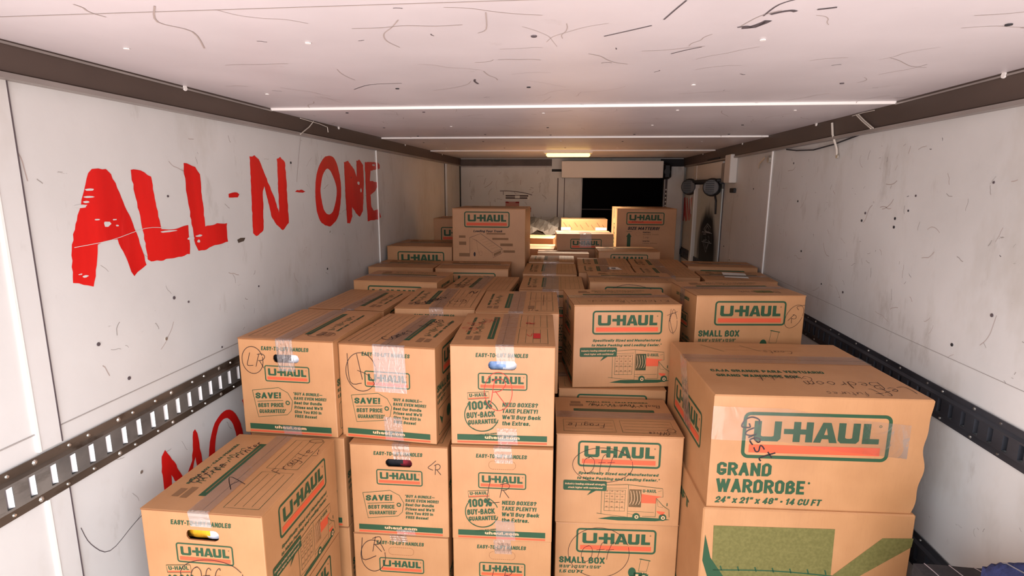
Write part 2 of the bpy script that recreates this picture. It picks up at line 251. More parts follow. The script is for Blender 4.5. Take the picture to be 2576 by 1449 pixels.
# condensed heavy lettering as centre lines: glyph -> (width, [(rounded, points)]); y: 0 base line, .7 x-height, 1 cap height
q_ = lambda *p: [(p[i], p[i + 1]) for i in range(0, len(p), 2)]
FN = {
 'A': (.60, [(0, q_(0,0, .5,1, 1,0)), (0, q_(.22,.3, .78,.3))]), 'B': (.56, [(1, q_(0,0, 0,1, .9,1, .9,.55, .1,.53)), (1, q_(0,.53, 1,.53, 1,0, 0,0))]), 'C': (.54, [(1, q_(1,.76, 1,1, 0,1, 0,0, 1,0, 1,.24))]),
 'D': (.56, [(1, q_(0,.0, 0,1, 1,1, 1,0, 0,0))]), 'E': (.48, [(0, q_(1,1, 0,1, 0,0, 1,0)), (0, q_(0,.5, .85,.5))]), 'F': (.46, [(0, q_(1,1, 0,1, 0,0)), (0, q_(0,.5, .85,.5))]),
 'G': (.56, [(1, q_(1,.80, 1,1, 0,1, 0,0, 1,0, 1,.38)), (0, q_(.6,.38, 1,.38))]), 'H': (.56, [(0, q_(0,0, 0,1)), (0, q_(1,0, 1,1)), (0, q_(0,.5, 1,.5))]), 'I': (.20, [(0, q_(.5,0, .5,1))]),
 'J': (.46, [(1, q_(1,1, 1,0, 0,0, 0,.3))]), 'K': (.58, [(0, q_(0,0, 0,1)), (0, q_(1,1, .12,.48)), (0, q_(.35,.62, 1,0))]), 'L': (.46, [(0, q_(0,1, 0,0, 1,0))]), 'M': (.72, [(0, q_(0,0, 0,1, .5,.25, 1,1, 1,0))]),
 'N': (.58, [(0, q_(0,0, 0,1, 1,0, 1,1))]), 'O': (.56, [(1, q_(.5,0, 0,0, 0,1, 1,1, 1,0, .5,0))]), 'P': (.54, [(1, q_(0,.42, 1,.42, 1,1, 0,1)), (0, q_(0,0, 0,1))]), 'Q': (.56, [(1, q_(.5,0, 0,0, 0,1, 1,1, 1,0, .5,0)), (0, q_(.6,.3, 1,-.05))]),
 'R': (.57, [(0, q_(0,0, 0,1)), (1, q_(0,1, 1,1, 1,.48, 0,.48)), (0, q_(.5,.48, 1,0))]), 'S': (.54, [(1, q_(1,.74, 1,1, 0,1, 0,.56, 1,.46, 1,0, 0,0, 0,.26))]), 'T': (.52, [(0, q_(0,1, 1,1)), (0, q_(.5,1, .5,0))]),
 'U': (.56, [(1, q_(0,1, 0,0, 1,0, 1,1))]), 'V': (.58, [(0, q_(0,1, .5,0, 1,1))]), 'W': (.84, [(0, q_(0,1, .25,0, .5,.95, .75,0, 1,1))]), 'X': (.58, [(0, q_(0,0, 1,1)), (0, q_(0,1, 1,0))]), 'Y': (.56, [(0, q_(0,1, .5,.48, 1,1)), (0, q_(.5,.5, .5,0))]), 'Z': (.52, [(0, q_(0,1, 1,1, 0,0, 1,0))]),
 'a': (.50, [(1, q_(.05,.5, .05,.7, 1,.7, 1,0)), (1, q_(1,.42, 0,.38, 0,0, 1,.04))]), 'b': (.51, [(0, q_(0,0, 0,1)), (1, q_(0,.7, 1,.7, 1,0, 0,0))]), 'c': (.47, [(1, q_(1,.52, 1,.7, 0,.7, 0,0, 1,0, 1,.18))]), 'd': (.51, [(0, q_(1,0, 1,1)), (1, q_(1,.7, 0,.7, 0,0, 1,0))]),
 'e': (.50, [(1, q_(0,.36, 1,.36, 1,.7, 0,.7, 0,0, 1,0, 1,.16))]), 'f': (.32, [(1, q_(1,1, .35,1, .35,0)), (0, q_(0,.68, 1,.68))]), 'g': (.51, [(1, q_(1,.7, 0,.7, 0,0, 1,0)), (1, q_(1,.7, 1,-.28, 0,-.28))]), 'h': (.51, [(0, q_(0,0, 0,1)), (1, q_(0,.7, 1,.7, 1,0))]),
 'i': (.20, [(0, q_(.5,0, .5,.7)), (0, q_(.5,.97, .5,1.0))]), 'j': (.22, [(0, q_(.5,-.25, .5,.7)), (0, q_(.5,.97, .5,1.0))]), 'k': (.52, [(0, q_(0,0, 0,1)), (0, q_(1,.7, .15,.33)), (0, q_(.4,.42, 1,0))]), 'l': (.20, [(0, q_(.5,0, .5,1))]), 'm': (.78, [(0, q_(0,0, 0,.7)), (1, q_(0,.7, .5,.7, .5,0)), (1, q_(.5,.7, 1,.7, 1,0))]),
 'n': (.51, [(0, q_(0,0, 0,.7)), (1, q_(0,.7, 1,.7, 1,0))]), 'o': (.50, [(1, q_(.5,0, 0,0, 0,.7, 1,.7, 1,0, .5,0))]), 'p': (.51, [(0, q_(0,-.3, 0,.7)), (1, q_(0,.7, 1,.7, 1,0, 0,0))]), 'q': (.51, [(0, q_(1,-.3, 1,.7)), (1, q_(1,.7, 0,.7, 0,0, 1,0))]), 'r': (.36, [(0, q_(0,0, 0,.7)), (1, q_(0,.62, .3,.7, 1,.7))]),
 's': (.47, [(1, q_(1,.55, 1,.7, 0,.7, 0,.4, 1,.32, 1,0, 0,0, 0,.15))]), 't': (.33, [(1, q_(.35,.95, .35,0, 1,0)), (0, q_(0,.68, 1,.68))]), 'u': (.51, [(1, q_(0,.7, 0,0, 1,0)), (0, q_(1,0, 1,.7))]), 'v': (.50, [(0, q_(0,.7, .5,0, 1,.7))]), 'w': (.74, [(0, q_(0,.7, .25,0, .5,.65, .75,0, 1,.7))]), 'x': (.50, [(0, q_(0,0, 1,.7)), (0, q_(0,.7, 1,0))]),
 'y': (.50, [(0, q_(0,.7, .5,.05)), (0, q_(1,.7, .35,-.28))]), 'z': (.46, [(0, q_(0,.7, 1,.7, 0,0, 1,0))]),
 '0': (.54, [(1, q_(.5,0, 0,0, 0,1, 1,1, 1,0, .5,0))]), '1': (.36, [(0, q_(.8,0, .8,1, 0,.78))]), '2': (.53, [(1, q_(0,.7, 0,1, 1,1, 1,.58)), (0, q_(1,.58, 0,0, 1,0))]), '3': (.53, [(1, q_(0,.74, 0,1, 1,1, 1,.53, .4,.53)), (1, q_(.4,.53, 1,.53, 1,0, 0,0, 0,.26))]), '4': (.56, [(0, q_(.72,0, .72,1, 0,.25, 1,.25))]),
 '5': (.53, [(0, q_(1,1, .05,1, 0,.56)), (1, q_(0,.58, 1,.62, 1,0, 0,0, 0,.22))]), '6': (.54, [(1, q_(1,.78, 1,1, 0,1, 0,0, 1,0, 1,.58, 0,.58))]), '7': (.50, [(0, q_(0,1, 1,1, .35,0))]), '8': (.54, [(1, q_(.5,.53, 0,.53, 0,1, 1,1, 1,.53, .5,.53)), (1, q_(.5,.53, 0,.53, 0,0, 1,0, 1,.53, .5,.53))]), '9': (.54, [(1, q_(0,.2, 0,0, 1,0, 1,1, 0,1, 0,.44, 1,.44))]),
 '-': (.34, [(0, q_(0,.42, 1,.42))]), '\u2014': (.80, [(0, q_(0,.42, 1,.42))]), '.': (.20, [(0, q_(.5,0, .5,.03))]), ',': (.20, [(0, q_(.5,.03, .3,-.14))]), '!': (.20, [(0, q_(.5,.36, .5,1)), (0, q_(.5,0, .5,.03))]), '?': (.52, [(1, q_(0,.74, 0,1, 1,1, 1,.58, .5,.5, .5,.34)), (0, q_(.5,0, .5,.03))]),
 '%': (.86, [(1, q_(.15,.56, 0,.56, 0,1, .30,1, .30,.56, .15,.56)), (1, q_(.85,0, .70,0, .70,.44, 1,.44, 1,0, .85,0)), (0, q_(.28,0, .72,1))]), '/': (.40, [(0, q_(0,0, 1,1))]), ':': (.20, [(0, q_(.5,0, .5,.03)), (0, q_(.5,.55, .5,.58))]), '*': (.26, [(0, q_(.0,.9, 1,.9)), (0, q_(.5,.8, .5,1))]), "'": (.18, [(0, q_(.5,.85, .5,1))]), '"': (.34, [(0, q_(0,.82, 0,1)), (0, q_(1,.82, 1,1))]),
 '$': (.54, [(1, q_(1,.74, 1,.9, 0,.9, 0,.54, 1,.46, 1,.1, 0,.1, 0,.26)), (0, q_(.5,-.05, .5,1.05))]), '\u2022': (.30, [(0, q_(.3,.4, .7,.4)), (0, q_(.3,.5, .7,.5))]), '\u00d1': (.58, [(0, q_(0,0, 0,.85, 1,0, 1,.85)), (0, q_(.1,1.08, .9,1.08))]),
}
def text2d(s, bold=0.03, shear=0.0):
    k = (s, bold, shear)
    if k not in _tc:
        t = .20 if bold >= .03 else .15; vs = []; fs = []; x = 0
        for ch in s:
            if ch not in FN: x += .26; continue
            w, strokes = FN[ch]; 
            segs = []
            for rnd_, pts in strokes:
                cur = [pts[0]]
                for i in range(1, len(pts)):
                    cur.append(pts[i])
                    if not rnd_ and i < len(pts) - 1:
                        a, m, c = pts[i - 1], pts[i], pts[i + 1]
                        if (m[0] - a[0]) * w * (c[0] - m[0]) * w + (m[1] - a[1]) * (c[1] - m[1]) < -.02: segs.append((0, cur)); cur = [m]
                segs.append((rnd_, cur))
            for si, (rnd_, pts) in enumerate(segs):
                p = [(x + t / 2 + a * (w - t), t / 2 + b_ * (1 - t)) for a, b_ in pts]
                if rnd_ and len(p) > 2:
                    closed = p[0] == p[-1]; o = [p[0]]
                    for i in range(1, len(p) - 1):
                        a, m, c = p[i - 1], p[i], p[i + 1]; r = .13
                        for (e0, lim) in ((a, 0), (c, 1)):
                            L = math.hypot(e0[0] - m[0], e0[1] - m[1]) or 1; f = min(r / L, .5); o.append((m[0] + (e0[0] - m[0]) * f, m[1] + (e0[1] - m[1]) * f))
                    o.append(p[-1]); p = o
                p2 = [p[0]]
                for a in p[1:]:
                    if math.hypot(a[0] - p2[-1][0], a[1] - p2[-1][1]) > 1e-4: p2.append(a)
                p = p2; n = len(p); cl = math.hypot(p[0][0] - p[-1][0], p[0][1] - p[-1][1]) < 1e-4 and n > 2
                def dr(a, c): L = math.hypot(c[0] - a[0], c[1] - a[1]) or 1; return ((c[0] - a[0]) / L, (c[1] - a[1]) / L)
                ex = 0 if cl else t / 2 * (.98)
                o0 = len(vs)
                for i, m in enumerate(p):
                    d0 = dr(p[i - 1], m) if i else (dr(p[-2], m) if cl else dr(m, p[1])); d1 = dr(m, p[i + 1]) if i < n - 1 else (dr(m, p[1]) if cl else dr(p[i - 1], m))
                    nx, ny = -(d0[1] + d1[1]), d0[0] + d1[0]; L = math.hypot(nx, ny) or 1; nx /= L; ny /= L; cs = max(nx * -d0[1] + ny * d0[0], .55); hh = t / 2 / cs
                    mx, my = m
                    if not cl and i == 0: mx -= d1[0] * ex; my -= d1[1] * ex
                    if not cl and i == n - 1: mx += d0[0] * ex; my += d0[1] * ex
                    dz = .00004 * (si % 5); vs += [(mx + nx * hh, my + ny * hh, dz), (mx - nx * hh, my - ny * hh, dz)]
                    if i: fs.append((o0 + 2 * i - 2, o0 + 2 * i - 1, o0 + 2 * i + 1, o0 + 2 * i))
            x += w + .075
        vs = [(a + b_ * shear * .6, b_, z_) for a, b_, z_ in vs]
        x0 = min(v[0] for v in vs); x1 = max(v[0] for v in vs)
        _tc[k] = ([(a - x0, b_, z_) for a, b_, z_ in vs], fs, x1 - x0)
    return _tc[k]
def T(s, x0, x1, y, h, mat='green', bold=0.03, shear=0.0, rot=0.0, lay=1):
    """text whose capital height is h, baseline y, stretched from x0 to x1"""
    vs, fs, w = text2d(s, bold, shear); k = (x1 - x0) / w; kh = h
    c, sn = math.cos(rot), math.sin(rot); out = []
    for u, v, z_ in vs:
        a, b = u * k, v * kh; out.append((x0 + a * c - b * sn, y + a * sn + b * c, z_))
    return (out, fs, mat, lay)
def R(x0, x1, y0, y1, mat='green', lay=1): return ([(x0, y0), (x1, y0), (x1, y1), (x0, y1)], [(0, 1, 2, 3)], mat, lay)
def rr(x0, x1, y0, y1, r, n=5):
    out = []
    for cx, cy_, a0 in ((x1 - r, y0 + r, -90), (x1 - r, y1 - r, 0), (x0 + r, y1 - r, 90), (x0 + r, y0 + r, 180)):
        for i in range(n + 1):
            a = math.radians(a0 + 90 * i / n); out.append((cx + r * math.cos(a), cy_ + r * math.sin(a)))
    return out
def RR(x0, x1, y0, y1, r, mat='green', lay=1):
    p = rr(x0, x1, y0, y1, r); return (p, [tuple(range(len(p)))], mat, lay)
def ring(po, pi, mat='green', lay=1):
    n = len(po); return (po + pi, [(i, (i + 1) % n, n + (i + 1) % n, n + i) for i in range(n)], mat, lay)
def frame(x0, x1, y0, y1, t, r, mat='green', lay=1): return ring(rr(x0, x1, y0, y1, r), rr(x0 + t, x1 - t, y0 + t, y1 - t, max(r - t, r * 0.3)), mat, lay)
def P(pts, mat='green', lay=1): return (list(pts), [tuple(range(len(pts)))], mat, lay)
def fill(loops, mat, lay=1):
    """polygon with holes"""
    c = bpy.data.curves.new('p', 'CURVE'); c.dimensions = '2D'; c.fill_mode = 'BOTH'
    for lp in loops:
        s = c.splines.new('POLY'); s.points.add(len(lp) - 1)
        for i, (x, y) in enumerate(lp): s.points[i].co = (x, y, 0, 1)
        s.use_cyclic_u = True
    o = bpy.data.objects.new('p', c); me = bpy.data.meshes.new_from_object(o)
    vs = [(v.co.x, v.co.y) for v in me.vertices]; fs = [tuple(p.vertices) for p in me.polygons]
    bpy.data.objects.remove(o); bpy.data.curves.remove(c); bpy.data.meshes.remove(me)
    return (vs, fs, mat, lay)
def smooth(pts, closed=False, n=5):
    out = []; N = len(pts); g = (lambda i: pts[i % N]) if closed else (lambda i: pts[max(0, min(N - 1, i))])
    for i in range(N if closed else N - 1):
        p0, p1, p2, p3 = g(i - 1), g(i), g(i + 1), g(i + 2)
        for k in range(n):
            t = k / n; out.append(tuple(0.5 * (2 * p1[j] + (p2[j] - p0[j]) * t + (2 * p0[j] - 5 * p1[j] + 4 * p2[j] - p3[j]) * t * t + (3 * p1[j] - p0[j] - 3 * p2[j] + p3[j]) * t ** 3) for j in (0, 1)))
    if not closed: out.append(tuple(pts[-1]))
    return out
def S(pts, w=0.0016, mat='ink', lay=3, sm=True, closed=False, n=4):
    p = smooth(pts, closed, n) if sm and len(pts) > 2 else list(pts)
    if closed: p = p + [p[0]]
    vs = []; fs = []
    for i, q in enumerate(p):
        a = p[max(i - 1, 0)]; b = p[min(i + 1, len(p) - 1)]; dx, dy = b[0] - a[0], b[1] - a[1]; L = math.hypot(dx, dy) or 1
        vs += [(q[0] - dy / L * w / 2, q[1] + dx / L * w / 2), (q[0] + dy / L * w / 2, q[1] - dx / L * w / 2)]
        if i: fs.append((2 * i - 2, 2 * i - 1, 2 * i + 1, 2 * i))
    return (vs, fs, mat, lay)
def circ(cx, cy_, rx, ry=None, n=24, a0=0, a1=360):
    ry = ry or rx
    return [(cx + rx * math.cos(math.radians(a0 + (a1 - a0) * i / n)), cy_ + ry * math.sin(math.radians(a0 + (a1 - a0) * i / n))) for i in range(n + (0 if a1 - a0 == 360 else 1))]
GL = {  # single-line handwriting strokes in a unit box
 'L': [[(0.1, 1), (0.05, 0.5), (0.08, 0.02), (0.6, 0.06)]], 'R': [[(0.1, 0), (0.15, 1)], [(0.0, 0.9), (0.4, 1.02), (0.65, 0.8), (0.5, 0.55), (0.12, 0.5)], [(0.25, 0.5), (0.75, 0.0)]],
 'O': [[(0.4, 1), (0.1, 0.8), (0.05, 0.3), (0.35, 0), (0.65, 0.25), (0.65, 0.75), (0.4, 1), (0.25, 0.95)]],
 'f': [[(0.6, 0.85), (0.45, 1.0), (0.3, 0.8), (0.25, 0.3), (0.22, -0.15)], [(0.05, 0.45), (0.55, 0.52)]],
 'G': [[(0.7, 0.85), (0.4, 1), (0.1, 0.7), (0.1, 0.3), (0.4, 0), (0.65, 0.2), (0.65, 0.4), (0.4, 0.4)]],
 'u': [[(0.1, 0.55), (0.1, 0.15), (0.3, 0.0), (0.5, 0.2), (0.52, 0.55), (0.55, 0.0)]], 'e': [[(0.1, 0.25), (0.45, 0.35), (0.35, 0.55), (0.12, 0.4), (0.15, 0.05), (0.5, 0.05)]],
 's': [[(0.45, 0.5), (0.2, 0.5), (0.15, 0.35), (0.42, 0.2), (0.35, 0.0), (0.08, 0.03)]], 't': [[(0.3, 0.95), (0.28, 0.1), (0.45, 0.0)], [(0.05, 0.6), (0.55, 0.62)]],
 'K': [[(0.1, 1), (0.1, 0)], [(0.6, 1), (0.12, 0.45), (0.65, 0)]], 'F': [[(0.15, 1), (0.1, 0)], [(0.12, 0.98), (0.65, 1.0)], [(0.12, 0.52), (0.5, 0.54)]],
 'r': [[(0.1, 0.5), (0.12, 0.0)], [(0.12, 0.3), (0.3, 0.52), (0.45, 0.48)]], 'a': [[(0.48, 0.45), (0.25, 0.55), (0.08, 0.3), (0.2, 0.02), (0.42, 0.15), (0.48, 0.5), (0.52, 0.0)]],
 'g': [[(0.48, 0.45), (0.25, 0.55), (0.08, 0.3), (0.2, 0.05), (0.45, 0.2), (0.48, 0.5), (0.45, -0.35), (0.1, -0.3)]], 'i': [[(0.2, 0.5), (0.22, 0.0)], [(0.22, 0.72), (0.24, 0.76)]],
 'l': [[(0.2, 1), (0.18, 0.1), (0.3, 0.0)]], 'c': [[(0.45, 0.5), (0.2, 0.5), (0.08, 0.25), (0.2, 0.0), (0.48, 0.05)]], 'h': [[(0.1, 1), (0.1, 0)], [(0.12, 0.3), (0.3, 0.55), (0.45, 0.4), (0.48, 0)]],
 'n': [[(0.1, 0.5), (0.1, 0)], [(0.12, 0.3), (0.3, 0.55), (0.45, 0.4), (0.48, 0)]], 'B': [[(0.1, 0), (0.1, 1), (0.5, 0.95), (0.5, 0.6), (0.15, 0.52), (0.6, 0.45), (0.55, 0.05), (0.1, 0)]],
 'd': [[(0.45, 0.35), (0.25, 0.5), (0.08, 0.25), (0.25, 0), (0.46, 0.2), (0.5, 1.0), (0.5, 0)]], 'o': [[(0.28, 0.5), (0.08, 0.25), (0.25, 0), (0.48, 0.22), (0.3, 0.5)]],
 'm': [[(0.05, 0.5), (0.05, 0)], [(0.07, 0.35), (0.2, 0.52), (0.3, 0.35), (0.3, 0)], [(0.3, 0.35), (0.45, 0.52), (0.55, 0.35), (0.56, 0)]],
 'C': [[(0.65, 0.85), (0.4, 1), (0.1, 0.65), (0.12, 0.25), (0.4, 0), (0.7, 0.15)]], 'N': [[(0.1, 0), (0.12, 1), (0.55, 0.05), (0.58, 1)]], 'p': [[(0.1, 0.5), (0.1, -0.4)], [(0.1, 0.4), (0.4, 0.5), (0.45, 0.2), (0.12, 0.05)]],
 'k': [[(0.1, 1), (0.1, 0)], [(0.45, 0.5), (0.12, 0.25), (0.48, 0)]], 'A': [[(0.0, 0), (0.32, 1), (0.62, 0)], [(0.12, 0.38), (0.52, 0.42)]], 'V': [[(0.0, 1), (0.3, 0), (0.7, 1.1)]],
}
def HW(word, x, y, h, rot=0.0, w=0.0016, mat='ink', slant=0.15, adv=0.66, lay=3):
    out = []; c, sn = math.cos(rot), math.sin(rot); ox = 0
    for ch in word:
        for st in GL.get(ch, []):
            q = [((ox + px * 0.9 + py * slant + random.uniform(-.03, .03)) * h, (py + random.uniform(-.03, .03)) * h) for px, py in st]
            out.append(S([(x + a * c - b * sn, y + a * sn + b * c) for a, b in q], w, mat, lay))
        ox += adv if (ch.isupper()) else adv * 0.86
    return out
def oval(cx, cy_, rx, ry, w=0.0016, mat='ink', gap=20, rot=0.0, lay=3):
    pts = [(cx + (rx * math.cos(a)) * math.cos(rot) - ry * math.sin(a) * math.sin(rot), cy_ + rx * math.cos(a) * math.sin(rot) + ry * math.sin(a) * math.cos(rot)) for a in [math.radians(gap + (360 + 15 - gap) * i / 14) for i in range(15)]]
    return S(pts, w, mat, lay)

def logo(x, y, w, h, lay=1, thin=False):
    """framed logo, lower left corner x, y"""
    t = w * (0.024 if not thin else 0.02); o = [frame(x, x + w, y, y + h, t, w * 0.05, 'green', lay)]
    X = lambda a: x + a * w; Y = lambda b: y + (1 - b) * h
    st = 0.048
    def U(a, b): 
        return P([(X(a), Y(.19)), (X(a + st), Y(.19)), (X(a + st), Y(.50)), (X(a + st + .012), Y(.52)), (X(b - st - .012), Y(.52)), (X(b - st), Y(.50)), (X(b - st), Y(.19)), (X(b), Y(.19)), (X(b), Y(.56)), (X(b - .02), Y(.62)), (X(a + .02), Y(.62)), (X(a), Y(.56))], 'green', lay)
    o.append(U(.078, .262)); o.append(U(.648, .792))
    o += [R(X(.345), X(.393), Y(.62), Y(.19), 'green', lay), R(X(.430), X(.478), Y(.62), Y(.19), 'green', lay), R(X(.281), X(.345), Y(.455), Y(.345), 'green', lay), R(X(.393), X(.430), Y(.455), Y(.345), 'green', lay)]
    o += [P([(X(.484), Y(.62)), (X(.540), Y(.19)), (X(.595), Y(.19)), (X(.645), Y(.62)), (X(.592), Y(.62)), (X(.585), Y(.54)), (X(.541), Y(.54)), (X(.534), Y(.62))], 'green', lay)]
    o += [P([(X(.553), Y(.45)), (X(.566), Y(.30)), (X(.578), Y(.45))], 'card', lay + 1)]
    o += [P([(X(.812), Y(.19)), (X(.862), Y(.19)), (X(.862), Y(.51)), (X(.925), Y(.51)), (X(.925), Y(.62)), (X(.812), Y(.62))], 'green', lay)]
    o += [ring(circ(X(.925), Y(.24), w * .010, n=8), circ(X(.925), Y(.24), w * .006, n=8), 'green', lay)]
    o += [R(X(.052), X(.940), Y(.875), Y(.70), 'orange', lay)]
    return o

def art_truck(x, y, w, h):
    """line drawing of a moving truck with its load"""
    X = lambda a: x + a * w; Y = lambda b: y + (1 - b) * h; L = lambda pts, t=0.0011, m='green', sm=False: S([(X(a), Y(b)) for a, b in pts], t, m, 1, sm)
    o = [P([(X(.02), Y(.97)), (X(.2), Y(.90)), (X(.5), Y(.90)), (X(.75), Y(.87)), (X(1), Y(.93)), (X(.8), Y(.985)), (X(.3), Y(1.0))], 'green', 1)]
    o += [P([(X(.06), Y(.06)), (X(.4), Y(.02)), (X(.88), Y(.10)), (X(.89), Y(.34)), (X(.80), Y(.34)), (X(.80), Y(.42)), (X(.97), Y(.68)), (X(.98), Y(.86)), (X(.85), Y(.90)), (X(.40), Y(.88)), (X(.05), Y(.84))], 'card', 2)]
    o2 = [L([(.06, .84), (.06, .06), (.4, .02), (.88, .10), (.89, .32), (.80, .34), (.80, .86)], .0014), L([(.0, .82), (.42, .90), (.42, .03)], .0014),
          L([(.10, .74), (.10, .18), (.38, .17), (.38, .74), (.10, .74)], .0014), L([(.08, .13), (.40, .12)], .001), L([(.42, .74), (.78, .74)], .001), L([(.42, .80), (.52, .82)], .001),
          L([(.80, .36), (.90, .56), (.98, .66), (.99, .86)], .0014), L([(.81, .40), (.83, .58), (.90, .60)], .001), L([(.95, .48), (.95, .56)], .003), L([(.80, .86), (.62, .86)], .0014)]
    for r_ in range(4):
        yy = .17 + .57 * (r_ + 1) / 5 + (.02 if r_ % 2 else -.01)
        o2.append(L([(.10, yy), (.38, yy + .01)], .0008))
    for c_ in range(3):
        xx = .10 + .28 * (c_ + 1) / 4; o2.append(L([(xx, .18), (xx, .74)], .0008))
    for r_ in range(4):
        for c_ in range(4):
            xx = .115 + .07 * c_; yy = .20 + .14 * r_; o2.append(P([(X(xx), Y(yy)), (X(xx + .03), Y(yy - .01)), (X(xx + .028), Y(yy + .025)), (X(xx + .004), Y(yy + .025))], 'faint', 1))
    o2 += [P([(X(.43), Y(.14)), (X(.60), Y(.14)), (X(.60), Y(.62)), (X(.43), Y(.62))], 'green', 0), T('U-HAUL', X(.615), X(.80), Y(.215), h * .085, 'green', .03, 0, 0, 1),
           P([(X(.60), Y(.26)), (X(.87), Y(.31)), (X(.80), Y(.36)), (X(.80), Y(.50)), (X(.60), Y(.50))], 'orange', 1), P([(X(.81), Y(.70)), (X(.93), Y(.72)), (X(.90), Y(.82)), (X(.83), Y(.76))], 'orange', 1),
           S([(X(.82), Y(.18)), (X(.87), Y(.15))], .001, 'green', 1)]
    for a in (.45, .49, .53, .57): o2.append(S([(X(a), Y(.18)), (X(a + .02), Y(.40)), (X(a - .005), Y(.55))], .0016, 'cardtext', 1))
    for cx in (.54, .90):
        o2 += [P(circ(X(cx), Y(.87), w * .052, h * .095), 'green', 1), P(circ(X(cx + .006), Y(.88), w * .028, h * .05), 'cardtext', 2), P(circ(X(cx + .006), Y(.88), w * .012, h * .022), 'green', 3)]
    return o + [(a, b, c, d + 2) for a, b, c, d in o2]
def art_tractor(x, y, w, h):
    X = lambda a: x + a * w; Y = lambda b: y + (1 - b) * h
    gear = [(X(.74) + math.cos(a) * w * r_, Y(.68) + math.sin(a) * w * r_) for a, r_ in [(2 * PI * i / 28, .26 if i % 2 else .20) for i in range(28)]]
    return [P(gear, 'green', 1), P(circ(X(.74), Y(.68), w * .12), 'cardtext', 2), P(circ(X(.74), Y(.68), w * .07), 'green', 3), P(circ(X(.22), Y(.72), w * .15), 'green', 1), P(circ(X(.22), Y(.5), w * .17, w * .24), 'green', 1),
            S([(X(.50), Y(.45)), (X(.58), Y(.0)), (X(.95), Y(.06)), (X(.85), Y(.45)), (X(.50), Y(.45))], .0012, 'green', 1, False), S([(X(.52), Y(.01)), (X(1.0), Y(.07))], .003, 'green', 1, False), R(X(.3), X(.65), Y(.75), Y(.5), 'green', 1), R(X(.38), X(.5), Y(.68), Y(.56), 'cardtext', 2)]

def face_long_truck(w, h):
    o = logo(.172 * w, (1 - .36) * h, .655 * w, .285 * h)
    o += [T('Specifically Sized and Manufactured', .18 * w, .82 * w, (1 - .445) * h, .030 * h, 'green', .045, .3), T('to Make Packing and Loading Easier.*', .172 * w, .83 * w, (1 - .502) * h, .030 * h, 'green', .045, .3)]
    o += [RR(.062 * w, .41 * w, (1 - .625) * h, (1 - .515) * h, .012 * w, 'green', 4), P([(.29 * w, (1 - .62) * h), (.33 * w, (1 - .62) * h), (.255 * w, (1 - .68) * h)], 'green', 4),
          T('Industry leading sidewall strength,', .075 * w, .40 * w, (1 - .562) * h, .020 * h, 'cardtext', .02, .25, 0, 5), T('stack higher with confidence!', .10 * w, .38 * w, (1 - .603) * h, .020 * h, 'cardtext', .02, .25, 0, 5)]
    o += art_truck(.337 * w, .045 * h, .59 * w, .42 * h)
    return o
def face_long_small(w, h):
    o = logo(.172 * w, (1 - .355) * h, .655 * w, .285 * h)
    o += [T('SMALL BOX', .035 * w, .415 * w, (1 - .485) * h, .075 * h, 'green', .05), T('16 3/8" x 12 5/8" x 12 5/8"', .035 * w, .385 * w, (1 - .545) * h, .036 * h, 'green', .04, .25), T('1.5 CU FT', .035 * w, .24 * w, (1 - .605) * h, .036 * h, 'green', .04, .25)]
    o += art_tractor(.60 * w, (1 - .74) * h, .19 * w, .33 * h)
    o += [frame(.05 * w, .42 * w, .06 * h, .34 * h, .004 * w, .01, 'green'), P([(.08 * w, .26 * h), (.16 * w, .20 * h), (.22 * w, .30 * h), (.14 * w, .14 * h)], 'green', 1), P(circ(.32 * w, .2 * h, .05 * w), 'green', 1)]
    return o
def end_common(w, h, perf):
    o = [T('EASY-TO-LIFT HANDLES', .245 * w, .745 * w, (1 - .125) * h, .040 * h, 'green', .035, .15)] + logo(.265 * w, (1 - .445) * h, .475 * w, .168 * h)
    if perf:
        pts = rr(.37 * w, .635 * w, (1 - .24) * h, (1 - .155) * h, .04 * h, 6)
        for i in range(0, len(pts)):
            a, b = pts[i], pts[(i + 1) % len(pts)]; d = math.hypot(a[0] - b[0], a[1] - b[1]); k = max(1, int(d / .006))
            for j in range(k):
                f0, f1 = j / k, (j + .55) / k; o.append(S([(a[0] + (b[0] - a[0]) * f0, a[1] + (b[1] - a[1]) * f0), (a[0] + (b[0] - a[0]) * f1, a[1] + (b[1] - a[1]) * f1)], .0012, 'edge', 1, False))
    o += [R(.06 * w, .935 * w, .045 * h, .103 * h), R(.06 * w, .935 * w, .016 * h, .034 * h, 'orange'), T('uhaul.com', .33 * w, .67 * w, .062 * h, .032 * h, 'cardtext', .03, 0, 0, 2)]
    return o
def face_save(w, h, perf=True):
    o = end_common(w, h, perf); r = .075
    tg = [(.115, .545), (.40, .505), (.495, .555), (.54, .64), (.52, .74), (.475, .785), (.16, .825)]
    q = [(a * w, (1 - b) * h) for a, b in tg]; o.append(S(q + [q[0]], .0016, 'green', 1, False))
    rt = .06
    o += [T('SAVE!', .145 * w, .425 * w, (1 - .632) * h, .062 * h, 'green', .05, .1, rt), S([(.16 * w, (1 - .66) * h), (.44 * w, (1 - .637) * h)], .0016, 'green', 1, False),
          T('BEST PRICE', .165 * w, .445 * w, (1 - .722) * h, .042 * h, 'green', .04, .1, rt), T('GUARANTEED*', .175 * w, .465 * w, (1 - .785) * h, .040 * h, 'green', .04, .1, rt)]
    o += [ring(circ(.487 * w, (1 - .66) * h, .024 * w, n=14), circ(.487 * w, (1 - .66) * h, .013 * w, n=14), 'green')]
    for i, (t, a) in enumerate((('*BUY A BUNDLE\u2014', .86), ('SAVE EVEN MORE!', .90), ('Beat Our Bundle', .85), ('Prices and We\'ll', .855), ('Give You $20 in', .84), ('FREE Boxes!', .79))):
        o.append(T(t, .555 * w, a * w, (1 - .575 - .047 * i) * h, .031 * h, 'green', .05, .15))
    return o
